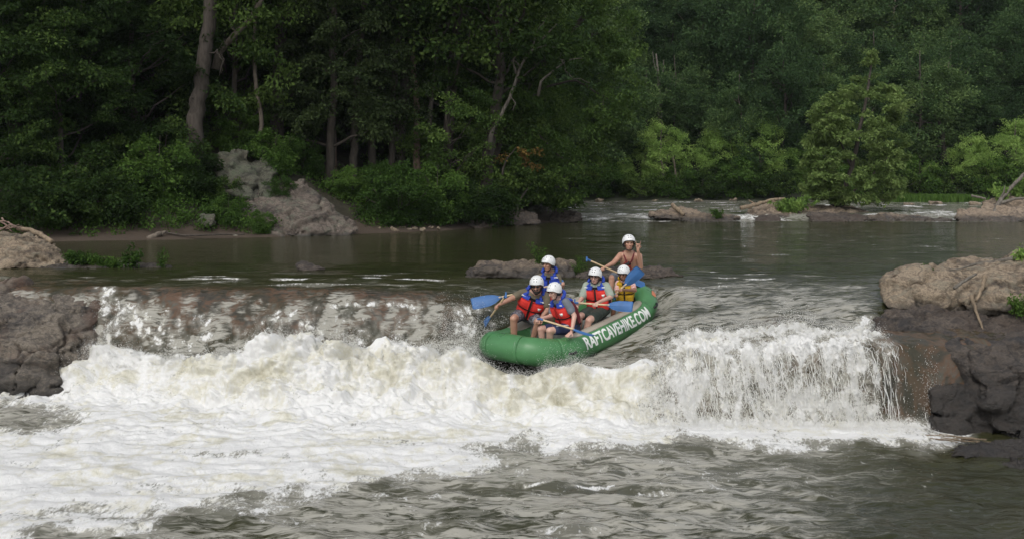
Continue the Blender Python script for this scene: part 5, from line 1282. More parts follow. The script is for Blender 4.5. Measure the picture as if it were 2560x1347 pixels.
    if beard:
        m_ = MB()
        m_.ell(H(0, 0.060, -0.098), np.array([rt*0.050, fw*0.040, up*0.038])*hk)
        for e in (-1, 1): m_.capsule(H(e*0.056, 0.020, -0.055), 0.016*hk, H(e*0.036, 0.062, -0.095), 0.018*hk)
        m_.capsule(H(-0.026, 0.094, -0.047), 0.009*hk, H(0.026, 0.094, -0.047), 0.009*hk); rem('beard', m_, M['hair_dark'], 0.007, 2)
    if hair:
        m_ = MB()
        for e in (-1, 1): m_.capsule(H(e*0.080, -0.02, 0.02), 0.018*hk, H(e*0.082, -0.03, -0.035 if hair == 'dark' else -0.06), 0.016*hk)
        m_.capsule(H(-0.06, -0.085, -0.03), 0.03*hk, H(0.06, -0.085, -0.03), 0.03*hk)
        if hair == 'dark': m_.capsule(H(-0.055, 0.074, 0.042), 0.011*hk, H(0.055, 0.074, 0.042), 0.011*hk)
        rem('hair', m_, M['hair_dark'] if hair == 'dark' else M['hair_blond'], 0.008, 2)
    if glasses or shades:
        m_ = MB()
        for e in (-1, 1):
            th = np.linspace(0, 2*math.pi, 15)
            if shades: m_.ell(H(e*0.034, 0.099, 0.004), np.array([rt*0.027, fw*0.006, up*0.017])*hk, 12, 6)
            else: m_.tube(np.array([H(e*0.033+0.024*math.cos(x), 0.101, 0.003+0.019*math.sin(x)) for x in th]), 0.0028*hk, 6)
            m_.tube(np.array([H(e*0.058, 0.098, 0.010), H(e*0.080, 0.04, 0.008), H(e*0.082, -0.01, 0.0)]), 0.003*hk, 6)
        m_.tube(np.array([H(-0.010, 0.104, 0.006), H(0.010, 0.104, 0.006)]), 0.003*hk, 6)
        part('sunglasses' if shades else 'glasses', m_, M['dark'])
    # ---- helmet: shell, dark lining edge, vent holes, chin strap
    th = np.linspace(0, 2*math.pi, 49)[:-1]; R3 = np.array([0.114, 0.136, 0.127])
    def low(t):   # lower edge above the ears and nape; t measured from the front
        c = math.cos(t); return np.interp(c, [-1, -0.3, 0.3, 0.75, 1], [-0.050, -0.040, -0.010, 0.040, 0.046])
    V = []; rows_ = 12
    for i in range(rows_):
        for t in th:
            lo = low(t)-0.025; ph = (i/(rows_-1)); el = math.asin(max(-1, min(1, lo/R3[2]*0.98))); an = math.pi/2-(math.pi/2-el)*ph
            r_ = math.cos(an)**0.92 if math.cos(an) > 1e-6 else 0
            V.append(H(math.sin(t)*R3[0]*r_, -0.008+math.cos(t)*R3[1]*r_, 0.025+math.sin(an)*R3[2]))
    n_t = len(th); V0 = np.array(V)
    inner = hc+up*0.025*hk+(V0-hc-up*0.025*hk)*0.90
    F = grid_faces(rows_, n_t, False, True); F2 = [tuple(reversed([q+len(V0) for q in f])) for f in F]
    e0 = (rows_-1)*n_t; F3 = [(e0+j, e0+(j+1) % n_t, e0+(j+1) % n_t+len(V0), e0+j+len(V0)) for j in range(n_t)]
    m_ = MB(); m_.add(np.concatenate([V0, inner]), [tuple(reversed(f)) for f in F+F2+F3])
    hel = part('helmet', m_, M['helmet'])
    m_ = MB(); rim = V0[e0:e0+n_t]; m_.tube(np.concatenate([rim, rim[:2]]), 0.0055*hk, 6); part('rim', m_, M['dark'], hel)
    for t, an in ((-0.20, 0.62), (0.20, 0.62), (-0.34, 0.95), (0.34, 0.95), (-1.3, 0.75), (1.3, 0.75), (2.4, 0.8), (-2.4, 0.8)):
        d_ = rt*math.sin(t)*R3[0]*math.cos(an)**.92+fw*math.cos(t)*R3[1]*math.cos(an)**.92+up*math.sin(an)*R3[2]
        c = hc+(d_-fw*0.008+up*0.025)*hk; nn = unit(d_/np.array(1.0)); u1 = unit(np.cross(nn, up)); u2 = np.cross(nn, u1)
        m_ = MB(); m_.ell(c, np.array([u1*0.0085, u2*0.0085, nn*0.004])*hk, 10, 4); part('vent_hole', m_, M['dark'], hel)
    m_ = MB()
    m_.tube(np.array([H(-0.095, 0.02, -0.005), H(-0.080, 0.03, -0.06), H(-0.045, 0.045, -0.112), H(0, 0.055, -0.124), H(0.045, 0.045, -0.112), H(0.080, 0.03, -0.06), H(0.095, 0.02, -0.005)]), 0.0075*hk, 6); part('chin_strap', m_, M['dark'], hel)
    for e in (-1, 1):
        m_ = MB(); m_.ell(H(e*0.090, -0.012, -0.030), np.array([rt*0.012, fw*0.042, up*0.042])*hk, 12, 6); part('ear_pad', m_, M['dark'], hel)
    # ---- clothes
    if shirt:
        m_ = MB()
        for t in np.linspace(0.02, 0.93, 15):
            c = J['pelvis']+ax*L*t; m_.ell(c, np.array([s*(w(t)+0.014), nf*(dp(t)+0.014), ax*L*0.16]))
        for e in 'ab':
            m_.capsule(J['neck']-ax*0.055*k, 0.062*k, J['sh'+e], 0.072*k)
            m_.capsule(J['sh'+e], 0.074*k*girth**0.5, J['sh'+e]*(1-sleeve)+J['el'+e]*sleeve, 0.070*k*girth**0.5)
        rem('shirt', m_, mats['shirt'])
        if 'sleeve' in mats:
            m_ = MB()
            for e in 'ab': m_.capsule(J['sh'+e]*.75+J['el'+e]*.25, 0.077*k, J['sh'+e]*(1-sleeve)+J['el'+e]*sleeve, 0.074*k)
            rem('sleeve', m_, mats['sleeve'])
    m_ = MB()
    for e in 'ab':
        hip = J['pelvis']+s*(-1 if e == 'a' else 1)*0.085*k*girth+ax*0.02
        m_.capsule(hip, 0.102*k*girth, hip*(1-leg_cover)+J['kn'+e]*leg_cover, 0.088*k*girth**0.8)
    m_.ell(J['pelvis']+ax*0.03, np.array([s*(w(0)+0.022), nf*(dp(0)+0.022), ax*0.12*k])); rem('shorts', m_, mats['shorts'])
    if 'stripe' in mats:
        for off in (-0.035, 0.03):
            m_ = MB(); hip = J['pelvis']+s*0.085*k; kn = hip*(1-leg_cover)+J['knb']*leg_cover; dd = unit(kn-hip); sd = unit(np.cross(dd, np.array([0, 1.0, 0])))*-1
            q = [hip*(1-t)+kn*t+unit(sd*0.35+np.array([0.0, -0.9, 0.25])+dd*0)*(0.102-0.010*t)*k+sd*off for t in np.linspace(0.15, 0.98, 6)]
            m_.tube(np.array(q), 0.010, 6); part('side_stripe', m_, mats['stripe'])
    # ---- life vest
    if vest:
        def VS(th_, t, off):
            c, s_ = math.cos(th_), math.sin(th_); e = 0.72
            return J['pelvis']+ax*L*t+s*(math.copysign(abs(c)**e, c)*(w(t)+0.020+off))+nf*(math.copysign(abs(s_)**e, s_)*(dp(t)+0.020+off))
        def shell(t0, t1, th0, th1, o0, o1, n=20, m=8, puff=0.0, closed=False):
            A = np.linspace(th0, th1, n, endpoint=not closed); T = np.linspace(t0, t1, m)
            po = np.array([[VS(a, t, o1+puff*(1-(2*i/(m-1)-1)**4)*(1-(0 if closed else (2*j/(n-1)-1)**4))) for i, t in enumerate(T)] for j, a in enumerate(A)]).reshape(-1, 3)
            pi_ = np.array([[VS(a, t, o0) for t in T] for a in A]).reshape(-1, 3)
            F = [tuple(reversed(f)) for f in grid_faces(n, m, closed)]; nb = n*m
            G2 = [tuple(q+nb for q in reversed(f)) for f in F]
            if closed: eg = [[i*m for i in range(n)], [i*m+m-1 for i in range(n)]]
            else: eg = [[j for j in range(m)]+[i*m+m-1 for i in range(1, n)]+[(n-1)*m+j for j in range(m-2, -1, -1)]+[i*m for i in range(n-2, 0, -1)]]
            E = [(g[i], g[(i+1) % len(g)], g[(i+1) % len(g)]+nb, g[i]+nb) for g in eg for i in range(len(g))]
            q = MB(); q.add(np.concatenate([po, pi_]), F+G2+E); return q
        R_ = math.radians
        v = vest
        ve = part('life_vest', shell(0.10, 0.93, 0, 2*math.pi, -0.012, 0.004, 32, 10, closed=True), v['base'])
        def vp(nm, mb_, mat): return part(nm, mb_, mat, ve)
        for th0, th1 in ((R_(14), R_(88)), (R_(92), R_(166))):
            vp('foam_panel', shell(0.12, 0.47, th0, th1, 0.0, 0.020, 14, 8, 0.026), v['low'])
            vp('foam_panel', shell(0.51, 0.85, th0, th1, 0.0, 0.020, 14, 8, 0.028), v['top'])
        for th0, th1 in ((R_(195), R_(265)), (R_(275), R_(345))):
            vp('foam_panel', shell(0.14, 0.86, th0, th1, 0.0, 0.020, 14, 10, 0.026), v['back'])
        for th0, th1 in ((R_(22), R_(80)), (R_(100), R_(158))):
            vp('yoke_panel', shell(0.84, 0.97, th0, th1, 0.0, 0.020, 14, 8, 0.014), v['yoke'])
        vp('belt', shell(0.475, 0.505, 0, 2*math.pi, 0.0, 0.026, 32, 3, closed=True), M['webbing'])
        vp('belt', shell(0.16, 0.19, 0, 2*math.pi, 0.0, 0.046, 32, 3, closed=True) if v.get('lowbelt') else shell(0.08, 0.11, 0, 2*math.pi, 0.0, 0.018, 32, 3, closed=True), M['webbing'])
        # yoke over the shoulders and pillow collar behind the neck
        for e in (-1, 1):
            nb_ = J['neck']; q = [VS(R_(90-e*44), 0.90, 0.012), VS(R_(90-e*46), 0.96, 0.012), nb_+s*e*0.105*k+nf*0.045*k-ax*0.008*k, nb_+s*e*0.115*k-nf*0.03*k+ax*0.005*k, VS(R_(270+e*40), 0.86, 0.02)]
            m_ = MB()
            for j in range(4): m_.capsule(q[j], (0.030, 0.031, 0.030, 0.031)[j]*k, q[j+1], (0.031, 0.030, 0.031, 0.030)[j]*k)
            me_ = remesh(m_.mesh('y'), 0.016, 1); set_co(me_, get_co(me_)-base); put('shoulder_strap', me_, v['yoke'], ve)
            if v.get('band'):
                m_ = MB(); c0 = VS(R_(90-e*44), 0.92, 0.036); m_.capsule(c0-s*0.030*k, 0.011*k, c0+s*0.030*k, 0.011*k, 8, 2); vp('reflective_band', m_, M['strap_white'])
        m_ = MB(); col_pts = [J['neck']+s*math.cos(a)*0.135*k-nf*(abs(math.sin(a))**0.8*0.135-0.01)*k+ax*(0.035+0.055*math.sin(a))*k for a in np.linspace(0.0, math.pi, 9)]
        for j in range(8): m_.capsule(col_pts[j], 0.033*k, col_pts[j+1], 0.033*k)
        me_ = remesh(m_.mesh('y'), 0.016, 1); set_co(me_, get_co(me_)-base); put('collar', me_, v['yoke'], ve)
        if v.get('emblem'):
            c0 = VS(R_(58), 0.67, 0.054); nn = unit(VS(R_(56), 0.72, 0.2)-VS(R_(56), 0.72, 0.0)); u1 = unit(s-nn*np.dot(s, nn)); u2 = unit(ax-nn*np.dot(ax, nn))
            o_ = [(-1, .9), (-.35, .75), (0, 1), (.35, .75), (1, .9), (1, 0), (.6, -.7), (0, -1.1), (-.6, -.7), (-1, 0)]
            m_ = MB(); Vv = [c0+u1*x*0.027*k+u2*y*0.027*k for x, y in o_]; Vb = [x-nn*0.02 for x in Vv]; n_ = len(o_)
            m_.add(np.array(Vv+Vb), [tuple(reversed(range(n_)))]+[(i, (i+1) % n_, (i+1) % n_+n_, i+n_) for i in range(n_)]); vp('emblem', m_, M['white_ink'])
    if clasp == 'rescue':     # open rescue vest worn over the bare chest
        def C(a_, f_, t_): return J['pelvis']+ax*L*t_+s*a_*k+nf*(dp(t_)+f_*k)
        m_ = MB(); m_.ell(C(-0.045, 0.015, 0.56), np.array([s*0.085*k, nf*0.055*k, ax*0.125*k]));  m_.ell(C(-0.02, 0.01, 0.36), np.array([s*0.10*k, nf*0.05*k, ax*0.09*k]))
        me_ = remesh(m_.mesh('y'), 0.016, 1); set_co(me_, get_co(me_)-base); ve = put('rescue_vest', me_, M['maroon'], root)
        m_ = MB(); m_.ell(C(-0.035, 0.02, 0.70), np.array([s*0.072*k, nf*0.05*k, ax*0.045*k])); part('vest_pocket', m_, M['webbing'], ve)
        for e in (-1, 1):
            m_ = MB(); q = [C(-0.03+e*0.025, 0.05, 0.70), C(e*0.05, 0.035, 0.82), J['neck']+s*e*0.085*k+nf*0.065*k-ax*0.02, J['neck']+s*e*0.10*k+ax*0.03, J['neck']+s*e*0.09*k-nf*0.08*k-ax*0.02]
            m_.tube(np.array(q), 0.014*k, 8); part('vest_strap', m_, M['dark_red'], ve)
        m_ = MB(); th = np.linspace(0, 2*math.pi, 25)
        m_.tube(np.array([J['pelvis']+ax*L*0.16+s*math.cos(x)*(w(.16)+.012)+nf*math.sin(x)*(dp(.16)+.012) for x in th]), 0.022, 8); part('waist_belt', m_, M['webbing'], ve)
    tag(root, label, 'person', 'rafters in the green raft')
    return root

VEST_RED = dict(base=M['webbing'], low=M['red'], top=M['red'], back=M['dark_red'], yoke=M['blue'], band=True, emblem=True)
VEST_BLUE = dict(base=M['webbing'], low=M['red'], top=M['blue'], back=M['red'], yoke=M['blue'], band=True)
VEST_YEL = dict(base=M['webbing'], low=M['yellow'], top=M['yellow'], back=M['yellow'], yoke=M['yellow'], lowbelt=True)
D2 = math.radians
# bearded man at the bow
person('bearded rafter in olive shirt and red vest dipping a paddle off the bow', dict(
    head=P(1342, 712, 18.28), neck=P(1338, 732, 18.42), sha=P(1310, 732, 18.50), shb=P(1364, 741, 18.42), ela=P(1277, 746, 18.28), haa=P(1250, 760, 18.12), elb=P(1369, 775, 18.35), hab=P(1352, 796, 18.10),
    pelvis=P(1318, 790, 18.68), kna=P(1284, 796, 18.15), ana=P(1285, 872, 18.30), knb=P(1346, 806, 18.10), anb=P(1326, 866, 18.35)),
    D2(-12), D2(-16), -0.03, dict(skin=M['skin_tan'], shirt=M['olive_shirt'], shorts=M['camo']), 1.04, 1.18, vest=VEST_RED, beard=True, shades=True, leg_cover=0.72, palm=dict(a=np.array([0.6, -0.1, -0.7])))
# rafter on the near tube
person('rafter in grey shirt and striped navy shorts crouching, one hand on the tube', dict(
    head=P(1386, 728, 17.72), neck=P(1398, 747, 17.82), sha=P(1386, 757, 18.00), shb=P(1416, 755, 17.66), ela=P(1377, 790, 17.92), haa=P(1352, 796, 17.75), elb=P(1436, 789, 17.60), hab=P(1429, 829, 17.42),
    pelvis=P(1430, 820, 17.95), kna=P(1352, 822, 17.78), ana=P(1356, 880, 17.82), knb=P(1374, 826, 17.52), anb=P(1372, 884, 17.66)),
    D2(-52), D2(-16), -0.05, dict(skin=M['skin_pale'], shirt=M['grey_shirt'], shorts=M['navy'], stripe=M['strap_white']), 0.98, 1.10, grips=('curl', 'flat'), vest=VEST_RED, leg_cover=0.75,
    palm=dict(a=np.array([0.2, -0.2, -0.9]), b=np.array([0, 0.1, -1.0]), bdir=np.array([-0.55, -0.8, -0.15])), hair='dark')
# boy in the blue vest, far side
person('rafter in blue vest looking aside, far tube behind the bearded man', dict(
    head=P(1371, 660, 19.10), neck=P(1374, 683, 19.20), sha=P(1351, 692, 19.28), shb=P(1394, 692, 19.18), ela=P(1334, 722, 19.15), haa=P(1322, 730, 18.92), elb=P(1402, 722, 19.14), hab=P(1408, 713, 18.88),
    pelvis=P(1380, 757, 19.32), kna=P(1376, 772, 18.86), ana=P(1378, 822, 18.92), knb=P(1404, 770, 18.86), anb=P(1404, 822, 18.90)),
    D2(-42), D2(-6), 0.0, dict(skin=M['skin_tan'], shirt=M['olive_shirt'], shorts=M['grey_shorts']), 0.98, 0.95, vest=VEST_BLUE, palm=dict(b=np.array([-0.6, -0.6, 0.2])), hair='dark')
# woman with glasses amidships
person('rafter with glasses and sage shirt holding a paddle level across the lap', dict(
    head=P(1488, 690, 18.42), neck=P(1491, 707, 18.50), sha=P(1467, 714, 18.56), shb=P(1516, 714, 18.42), ela=P(1455, 744, 18.46), haa=P(1444, 760, 18.14), elb=P(1528, 741, 18.26), hab=P(1494, 756, 17.98),
    pelvis=P(1500, 776, 18.62), kna=P(1450, 790, 18.15), ana=P(1442, 848, 18.22), knb=P(1472, 800, 17.98), anb=P(1456, 862, 18.05)),
    D2(-22), D2(-10), 0.05, dict(skin=M['skin_pale'], shirt=M['sage_shirt'], shorts=M['green_shorts']), 0.98, 1.10, vest=VEST_RED, glasses=True, sleeve=0.86, leg_cover=0.78, hair='dark', palm=dict(b=np.array([0.1, -0.2, -0.9]), a=np.array([0.1, -0.2, -0.9])))
# child in the yellow vest
person('child in yellow vest with striped sleeves holding up a blue paddle', dict(
    head=P(1559, 683, 18.86), neck=P(1562, 700, 18.95), sha=P(1546, 708, 18.98), shb=P(1580, 709, 18.92), ela=P(1541, 732, 18.84), haa=P(1541, 736, 18.52), elb=P(1588, 726, 18.74), hab=P(1556, 724, 18.50),
    pelvis=P(1564, 757, 19.05), kna=P(1534, 770, 18.62), ana=P(1530, 806, 18.66), knb=P(1552, 776, 18.55), anb=P(1548, 816, 18.60)),
    D2(-30), D2(-18), 0.02, dict(skin=M['skin_brown'], shirt=M['striped_sleeve'], shorts=M['green_shorts']), 0.80, 0.95, vest=VEST_YEL, head_k=1.24, hair='dark')
# guide at the stern
person('bare-chested guide at the stern raising a horned hand sign', dict(
    head=P(1572, 608, 19.52), neck=P(1572, 632, 19.62), sha=P(1551, 638, 19.64), shb=P(1598, 640, 19.60), ela=P(1533, 658, 19.45), haa=P(1514, 667, 19.28), elb=P(1602, 668, 19.42), hab=P(1595, 626, 19.28),
    pelvis=P(1576, 692, 19.82), kna=P(1530, 694, 19.38), ana=P(1526, 744, 19.32), knb=P(1560, 704, 19.35), anb=P(1556, 750, 19.32)),
    D2(4), D2(2), 0.0, dict(skin=M['skin_tan'], shirt=M['olive_shirt'], shorts=M['grey_shorts']), 1.02, 1.06, grips=('curl', 'horns'), shirt=False, hair='blond', tongue=True, clasp='rescue', leg_cover=0.9, palm=dict(a=np.array([0.1, 0.1, -0.9]), b=np.array([-0.25, -0.9, 0.0])))

# ---------------------------------------------------------------- paddles
def paddle(label, grip, tip, face, blade_len=0.50, width=0.20, sub=None):
    g = np.asarray(grip, float); t = np.asarray(tip, float); d = unit(t-g); Lp = np.linalg.norm(t-g)
    n = unit(np.asarray(face, float)); n = unit(n-d*np.dot(n, d)); s = np.cross(d, n)
    root = empty('paddle', tuple(g))
    mb = MB(); q = np.linspace(0.02, Lp-blade_len+0.06, 8)
    mb.tube(np.array([d*x for x in q]), 0.0165, 10); mb.put('shaft', M['shaft'], root)
    mb = MB(); mb.capsule(-s*0.05, 0.016, s*0.05, 0.016); mb.capsule(d*0.0, 0.018, d*0.07, 0.020); mb.put('grip', M['blade'], root)
    # blade: rounded shoulders, nearly straight end, central rib
    us = np.linspace(0, 1, 22); hw = width/2*np.interp(us, [0, .08, .22, .45, .75, .92, .98, 1], [.14, .25, .66, .95, 1.0, .99, .94, .86])
    vs_ = np.linspace(-1, 1, 13); V = []
    for sgn in (1, -1):
        for u, h in zip(us, hw):
            for v_ in vs_:
                th = (0.0065+0.010*math.exp(-(v_*h/0.014)**2)*(1-u*0.85))*(1-abs(v_)**8*0.75)
                V.append(d*(Lp-blade_len+u*blade_len)+s*v_*h+n*sgn*th-n*0.018*(v_*v_)*math.sin(u*3.1))
    f = grid_faces(22, 13); nb = 22*13
    eg = [j for j in range(13)]+[i*13+12 for i in range(1, 22)]+[21*13+j for j in range(11, -1, -1)]+[i*13 for i in range(20, 0, -1)]
    F = f+[tuple(reversed([q_+nb for q_ in x])) for x in f]+[(eg[i], eg[i]+nb, eg[(i+1) % len(eg)]+nb, eg[(i+1) % len(eg)]) for i in range(len(eg))]
    mb = MB(); mb.add(np.array(V), F); bl = mb.put('blade', M['blade'], root)
    tag(root, label, 'paddle', 'blue-bladed paddles')
paddle('blue paddle held down into the splash by the bearded rafter', P(1265, 737, 17.95), P(1206, 820, 18.75), (0.85, -0.4, 0.35), 0.42, 0.19)
paddle('big blue paddle blade sticking out sideways past the bearded rafter', P(1408, 707, 18.86), P(1179, 759, 18.72), (0.1, -0.85, 0.55), 0.56, 0.235)
paddle('paddle with pale shaft resting across the near tube', P(1348, 796, 17.70), P(1484, 838, 17.20), (0.3, -0.2, 0.9), 0.42, 0.13)
paddle('paddle held level with its blue blade across the sage shirt', P(1436, 756, 18.06), P(1582, 766, 17.66), (0.0, -0.95, 0.35), 0.47, 0.19)
paddle('blue paddle blade raised beside the child in yellow', P(1532, 742, 18.50), P(1602, 674, 18.36), (0.15, -0.95, 0.15), 0.42, 0.215)
paddle('guide paddle pointing its blue grip out behind the glasses wearer', P(1467, 648, 19.15), P(1612, 713, 19.45), (0.0, -0.6, 0.8), 0.42, 0.18)

# ---------------------------------------------------------------- driftwood, sticks, plants
def stick(name, pts, r0, r1_, mat, label, branches=(), group=None, cat='driftwood'):
    b = P(*pts[0]); root = empty(name, tuple(b)); rg = np.random.default_rng(int(pts[0][0]*7+pts[0][1]))
    W = np.array([P(*q) for q in pts])-b
    tt = np.linspace(0, 1, 5*len(W)); C = np.stack([np.interp(tt, np.linspace(0, 1, len(W)), W[:, j]) for j in range(3)], 1)
    C[1:-1] = C[:-2]*.25+C[1:-1]*.5+C[2:]*.25
    C[1:-1] += rg.normal(size=(len(C)-2, 3))*r0*0.12
    mb = MB(); mb.tube(C, np.linspace(r0, r1_, len(C))*(1+rg.normal(size=len(C))*0.07), 9)
    if not branches:
        mb.v = [v for v in mb.v]; COL.objects.unlink(root); bpy.data.objects.remove(root)
        o = mb.put(name, mat); o.location = tuple(b)
    else:
        mb.put('stem', mat, root); o = root
        for br in branches:
            m2 = MB(); T = np.array([P(*q) for q in br[:-1]])-b
            m2.tube(np.concatenate([np.linspace(T[i], T[i+1], 4, endpoint=False) for i in range(len(T)-1)]+[T[-1:]]), np.linspace(br[-1], br[-1]*0.4, 4*(len(T)-1)+1), 6); m2.put('branch', mat, root)
    return tag(o, label, cat, group)
stick('driftwood_log', [(44, 572, 23.6), (75, 574, 23.4), (105, 588, 23.2), (131, 606, 23.0)], 0.045, 0.055, M['drift'], 'bleached curved branch lying over the tan rounded rock')
for i, q in enumerate(([(-20, 560, 23.6), (10, 552, 23.6), (40, 566, 23.5)], [(0, 575, 23.4), (25, 562, 23.4), (52, 572, 23.4)], [(5, 545, 23.7), (15, 565, 23.6), (30, 580, 23.5)], [(-10, 570, 23.5), (22, 572, 23.4), (48, 562, 23.4)], [(20, 555, 23.6), (34, 570, 23.5), (55, 566, 23.5)], [(-15, 548, 23.6), (12, 560, 23.6), (28, 572, 23.5)])):
    stick('brush_stick', q, 0.022, 0.010, M['bark_red'], 'reddish stick in the brush heap on the tan rounded rock', group='brush heap on the rock')
stick('driftwood_log', [(368, 599, 33.0), (395, 587, 33.2), (415, 580, 33.4)], 0.11, 0.05, M['bark_pale'], 'short pale branch beached at the muddy waterline')
stick('driftwood_log', [(415, 582, 33.6), (470, 590, 33.3), (560, 586, 33.6), (612, 586, 33.8)], 0.035, 0.02, M['bark_dark'], 'long thin dark branch along the muddy shore')
stick('driftwood_log', [(775, 587, 35.4), (820, 588, 35.4), (845, 581, 35.6)], 0.03, 0.015, M['bark_pale'], 'thin pale stick on the shore below the outcrop')
stick('driftwood_log', [(2428, 738, 17.15), (2440, 775, 16.95), (2460, 830, 16.75)], 0.028, 0.018, M['drift'], 'pale peeled stick propped against the lichen-spotted rock')
stick('driftwood_log', [(2385, 720, 17.3), (2410, 702, 17.4), (2440, 685, 17.6)], 0.03, 0.02, M['bark_grey'], 'grey branch end lying on the lichen-spotted rock')
stick('driftwood_root', [(2340, 676, 18.4), (2420, 664, 18.4), (2490, 655, 18.4), (2570, 640, 18.5), (2680, 625, 18.7)], 0.02, 0.05, M['bark_grey'], 'long weathered root along the crest of the lichen-spotted rock', ([(2440, 660, 18.1), (2400, 672, 18.0), (2370, 676, 18.0), 0.02],), cat='root')
stick('driftwood_root', [(2462, 690, 17.4), (2455, 720, 17.2), (2440, 752, 17.05)], 0.04, 0.02, M['drift'], 'short brown root hanging down the lichen-spotted rock', cat='root')
rs = np.random.default_rng(3)
for i in range(16):
    x = rs.uniform(2345, 2450); y = 1088+rs.uniform(-4, 12)+(x-2345)*0.08
    stick('reed_stem', [(x-rs.uniform(20, 45), y-rs.uniform(0, 4), 15.0), (x, y, 14.9), (x+rs.uniform(15, 40), y+rs.uniform(0, 6), 14.8)], 0.008, 0.005, M['drift'], 'dry straw stem floating at the foot of the cliff', group='floating straw by the cliff', cat='stick')
stick('pole', [(1710, 537, 46.8), (1680, 512, 47.2)], 0.09, 0.10, M['drift'], 'thick pole slanting up off the flat brown rock in the riffle', cat='driftwood')
stick('driftwood_log', [(1852, 520, 48.2), (1890, 512, 48.6), (1930, 500, 49), (1960, 498, 49.2)], 0.10, 0.07, M['drift'], 'forked driftwood log on the heap beside the island tree', ([(1890, 512, 48.6), (1872, 501, 48.4), 0.06], [(1925, 502, 49), (1950, 508, 48.9), 0.05]))
stick('driftwood_log', [(1945, 500, 49.3), (2000, 503, 49.6), (2050, 505, 49.8)], 0.04, 0.03, M['bark_grey'], 'thin grey pole lying behind the driftwood heap')
stick('driftwood_log', [(2110, 520, 50), (2140, 522, 49.6), (2165, 528, 49.2)], 0.05, 0.03, M['bark_dark'], 'dark bent branch on the tan rock under the island tree')
stick('leaning_snag', [(2482, 538, 47.8), (2500, 500, 48.2), (2530, 468, 48.5), (2570, 425, 48.8)], 0.12, 0.07, M['bark_grey'], 'bare leaning snag growing from the big brown rock', ([(2495, 510, 48.1), (2540, 497, 48.2), (2600, 495, 48.3), 0.10], [(2500, 498, 48.2), (2510, 480, 48.2), (2512, 465, 48.2), 0.05]), cat='snag')
stick('driftwood_log', [(2428, 490, 48.8), (2450, 494, 48.6), (2465, 498, 48.5)], 0.06, 0.05, M['bark_grey'], 'short pale log end on top of the big brown rock')

def weed(label, c, h, n, leaf, mat, spread=0.5, name='weed', group=None, cat='plant', height_var=0.5):
    """stems with leaves standing at c"""
    c = np.asarray(c, float); rg = np.random.default_rng(int(abs(c[0]*97)+abs(c[1]*31))); root = empty(name, tuple(c))
    Cs = []
    for i in range(n):
        tip = np.array([rg.normal()*spread*h, rg.normal()*spread*h*0.6, h*rg.uniform(1-height_var, 1.05)])
        q = wander((rg.normal()*0.06, rg.normal()*0.05, -0.05), tip, 6, 0.02*h, rg)
        mb = MB(); mb.tube(q, np.linspace(0.008, 0.003, 6), 5); mb.put('stem', mat, root)
        Cs += [q[j] for j in range(1, 6)]
    put('foliage', leaves_mesh('foliage', np.array(Cs), 0.09*rg.uniform(.7, 1.3, len(Cs)), 12, leaf, rg, 0.8, 0.3, aspect=0.4), mat, root)
    return tag(root, label, cat, group)
wg = 'weeds on the low dark ledge'
weed('tall weed with narrow leaves standing alone on the dark ledge', P(335, 664, 22.85), 0.42, 6, 0.10, M['leaf_weed'], 0.25)
weed('thin airy weed at the pool end of the dark ledge', P(405, 662, 22.9), 0.38, 4, 0.07, M['leaf_weed'], 0.3)
for px, py in ((175, 645), (195, 648), (215, 650), (235, 653), (255, 656), (272, 660), (290, 662)):
    weed('low green weed in the row along the dark ledge', P(px, py+6, 23.0), 0.20, 7, 0.07, M['leaf_weed'], 0.5, group=wg)
weed('leafy weed growing on the flat-topped rock behind the raft', P(1347, 655, 21.3), 0.34, 6, 0.05, M['leaf_weed'], 0.28)
weed('small weed beside the block end of the flat-topped rock', P(1452, 664, 21.6), 0.18, 4, 0.035, M['leaf_weed'], 0.35)
weed('grassy weed on the black slab behind the raft', P(1440, 672, 21.3), 0.10, 6, 0.03, M['leaf_weed'], 0.8)
weed('small sprig on the crest of the lichen-spotted rock', P(2315, 676, 18.3), 0.07, 5, 0.05, M['leaf_weed'], 0.6)
weed('bright plant hanging at the top of the lichen-spotted rock', P(2560, 655, 18.0), 0.22, 9, 0.08, M['leaf_bright'], 0.7)
weed('grassy tuft in the cracked side of the lichen-spotted rock', P(2550, 775, 16.9), 0.22, 10, 0.06, M['leaf_weed'], 0.5)
for i, (px, py, D) in enumerate(((1980, 528, 48.6), (2000, 524, 48.8), (1965, 530, 48.5))):
    weed('bright grass clump between the driftwood and the island tree', P(px, py, D), 0.55, 16, 0.16, M['leaf_bright'], 0.6, group='grass clumps by the island tree')
weed('small green tuft on the long dark rock in the riffle', P(1795, 542, 46.2), 0.3, 8, 0.12, M['leaf_weed'], 0.6)
weed('bush on the big brown rock behind the leaning snag', P(2540, 505, 49.2), 1.1, 18, 0.2, M['leaf_bright'], 0.6)
weed('leafy plant at the foot of the leaning snag', P(2505, 505, 48.4), 0.7, 10, 0.16, M['leaf_bright'], 0.5)
# washed-up litter on the mud
for px, py, z, lab in ((588, 588, 0.10, 'crumpled white scrap of litter on the mud'), (262, 584, 0.14, 'flat pale scrap of litter near the shore weeds')):
    c = G(px, py, z); r_ = np.random.default_rng(px); me = MB(); 
    V_, F_ = hull_mb(blob_pts(c, (0.09, 0.07, 0.045 if px > 500 else 0.025), 16, r_)); me.add(V_, F_)
    tag(me.put('litter', M['pad'], smooth=False), lab, 'litter')

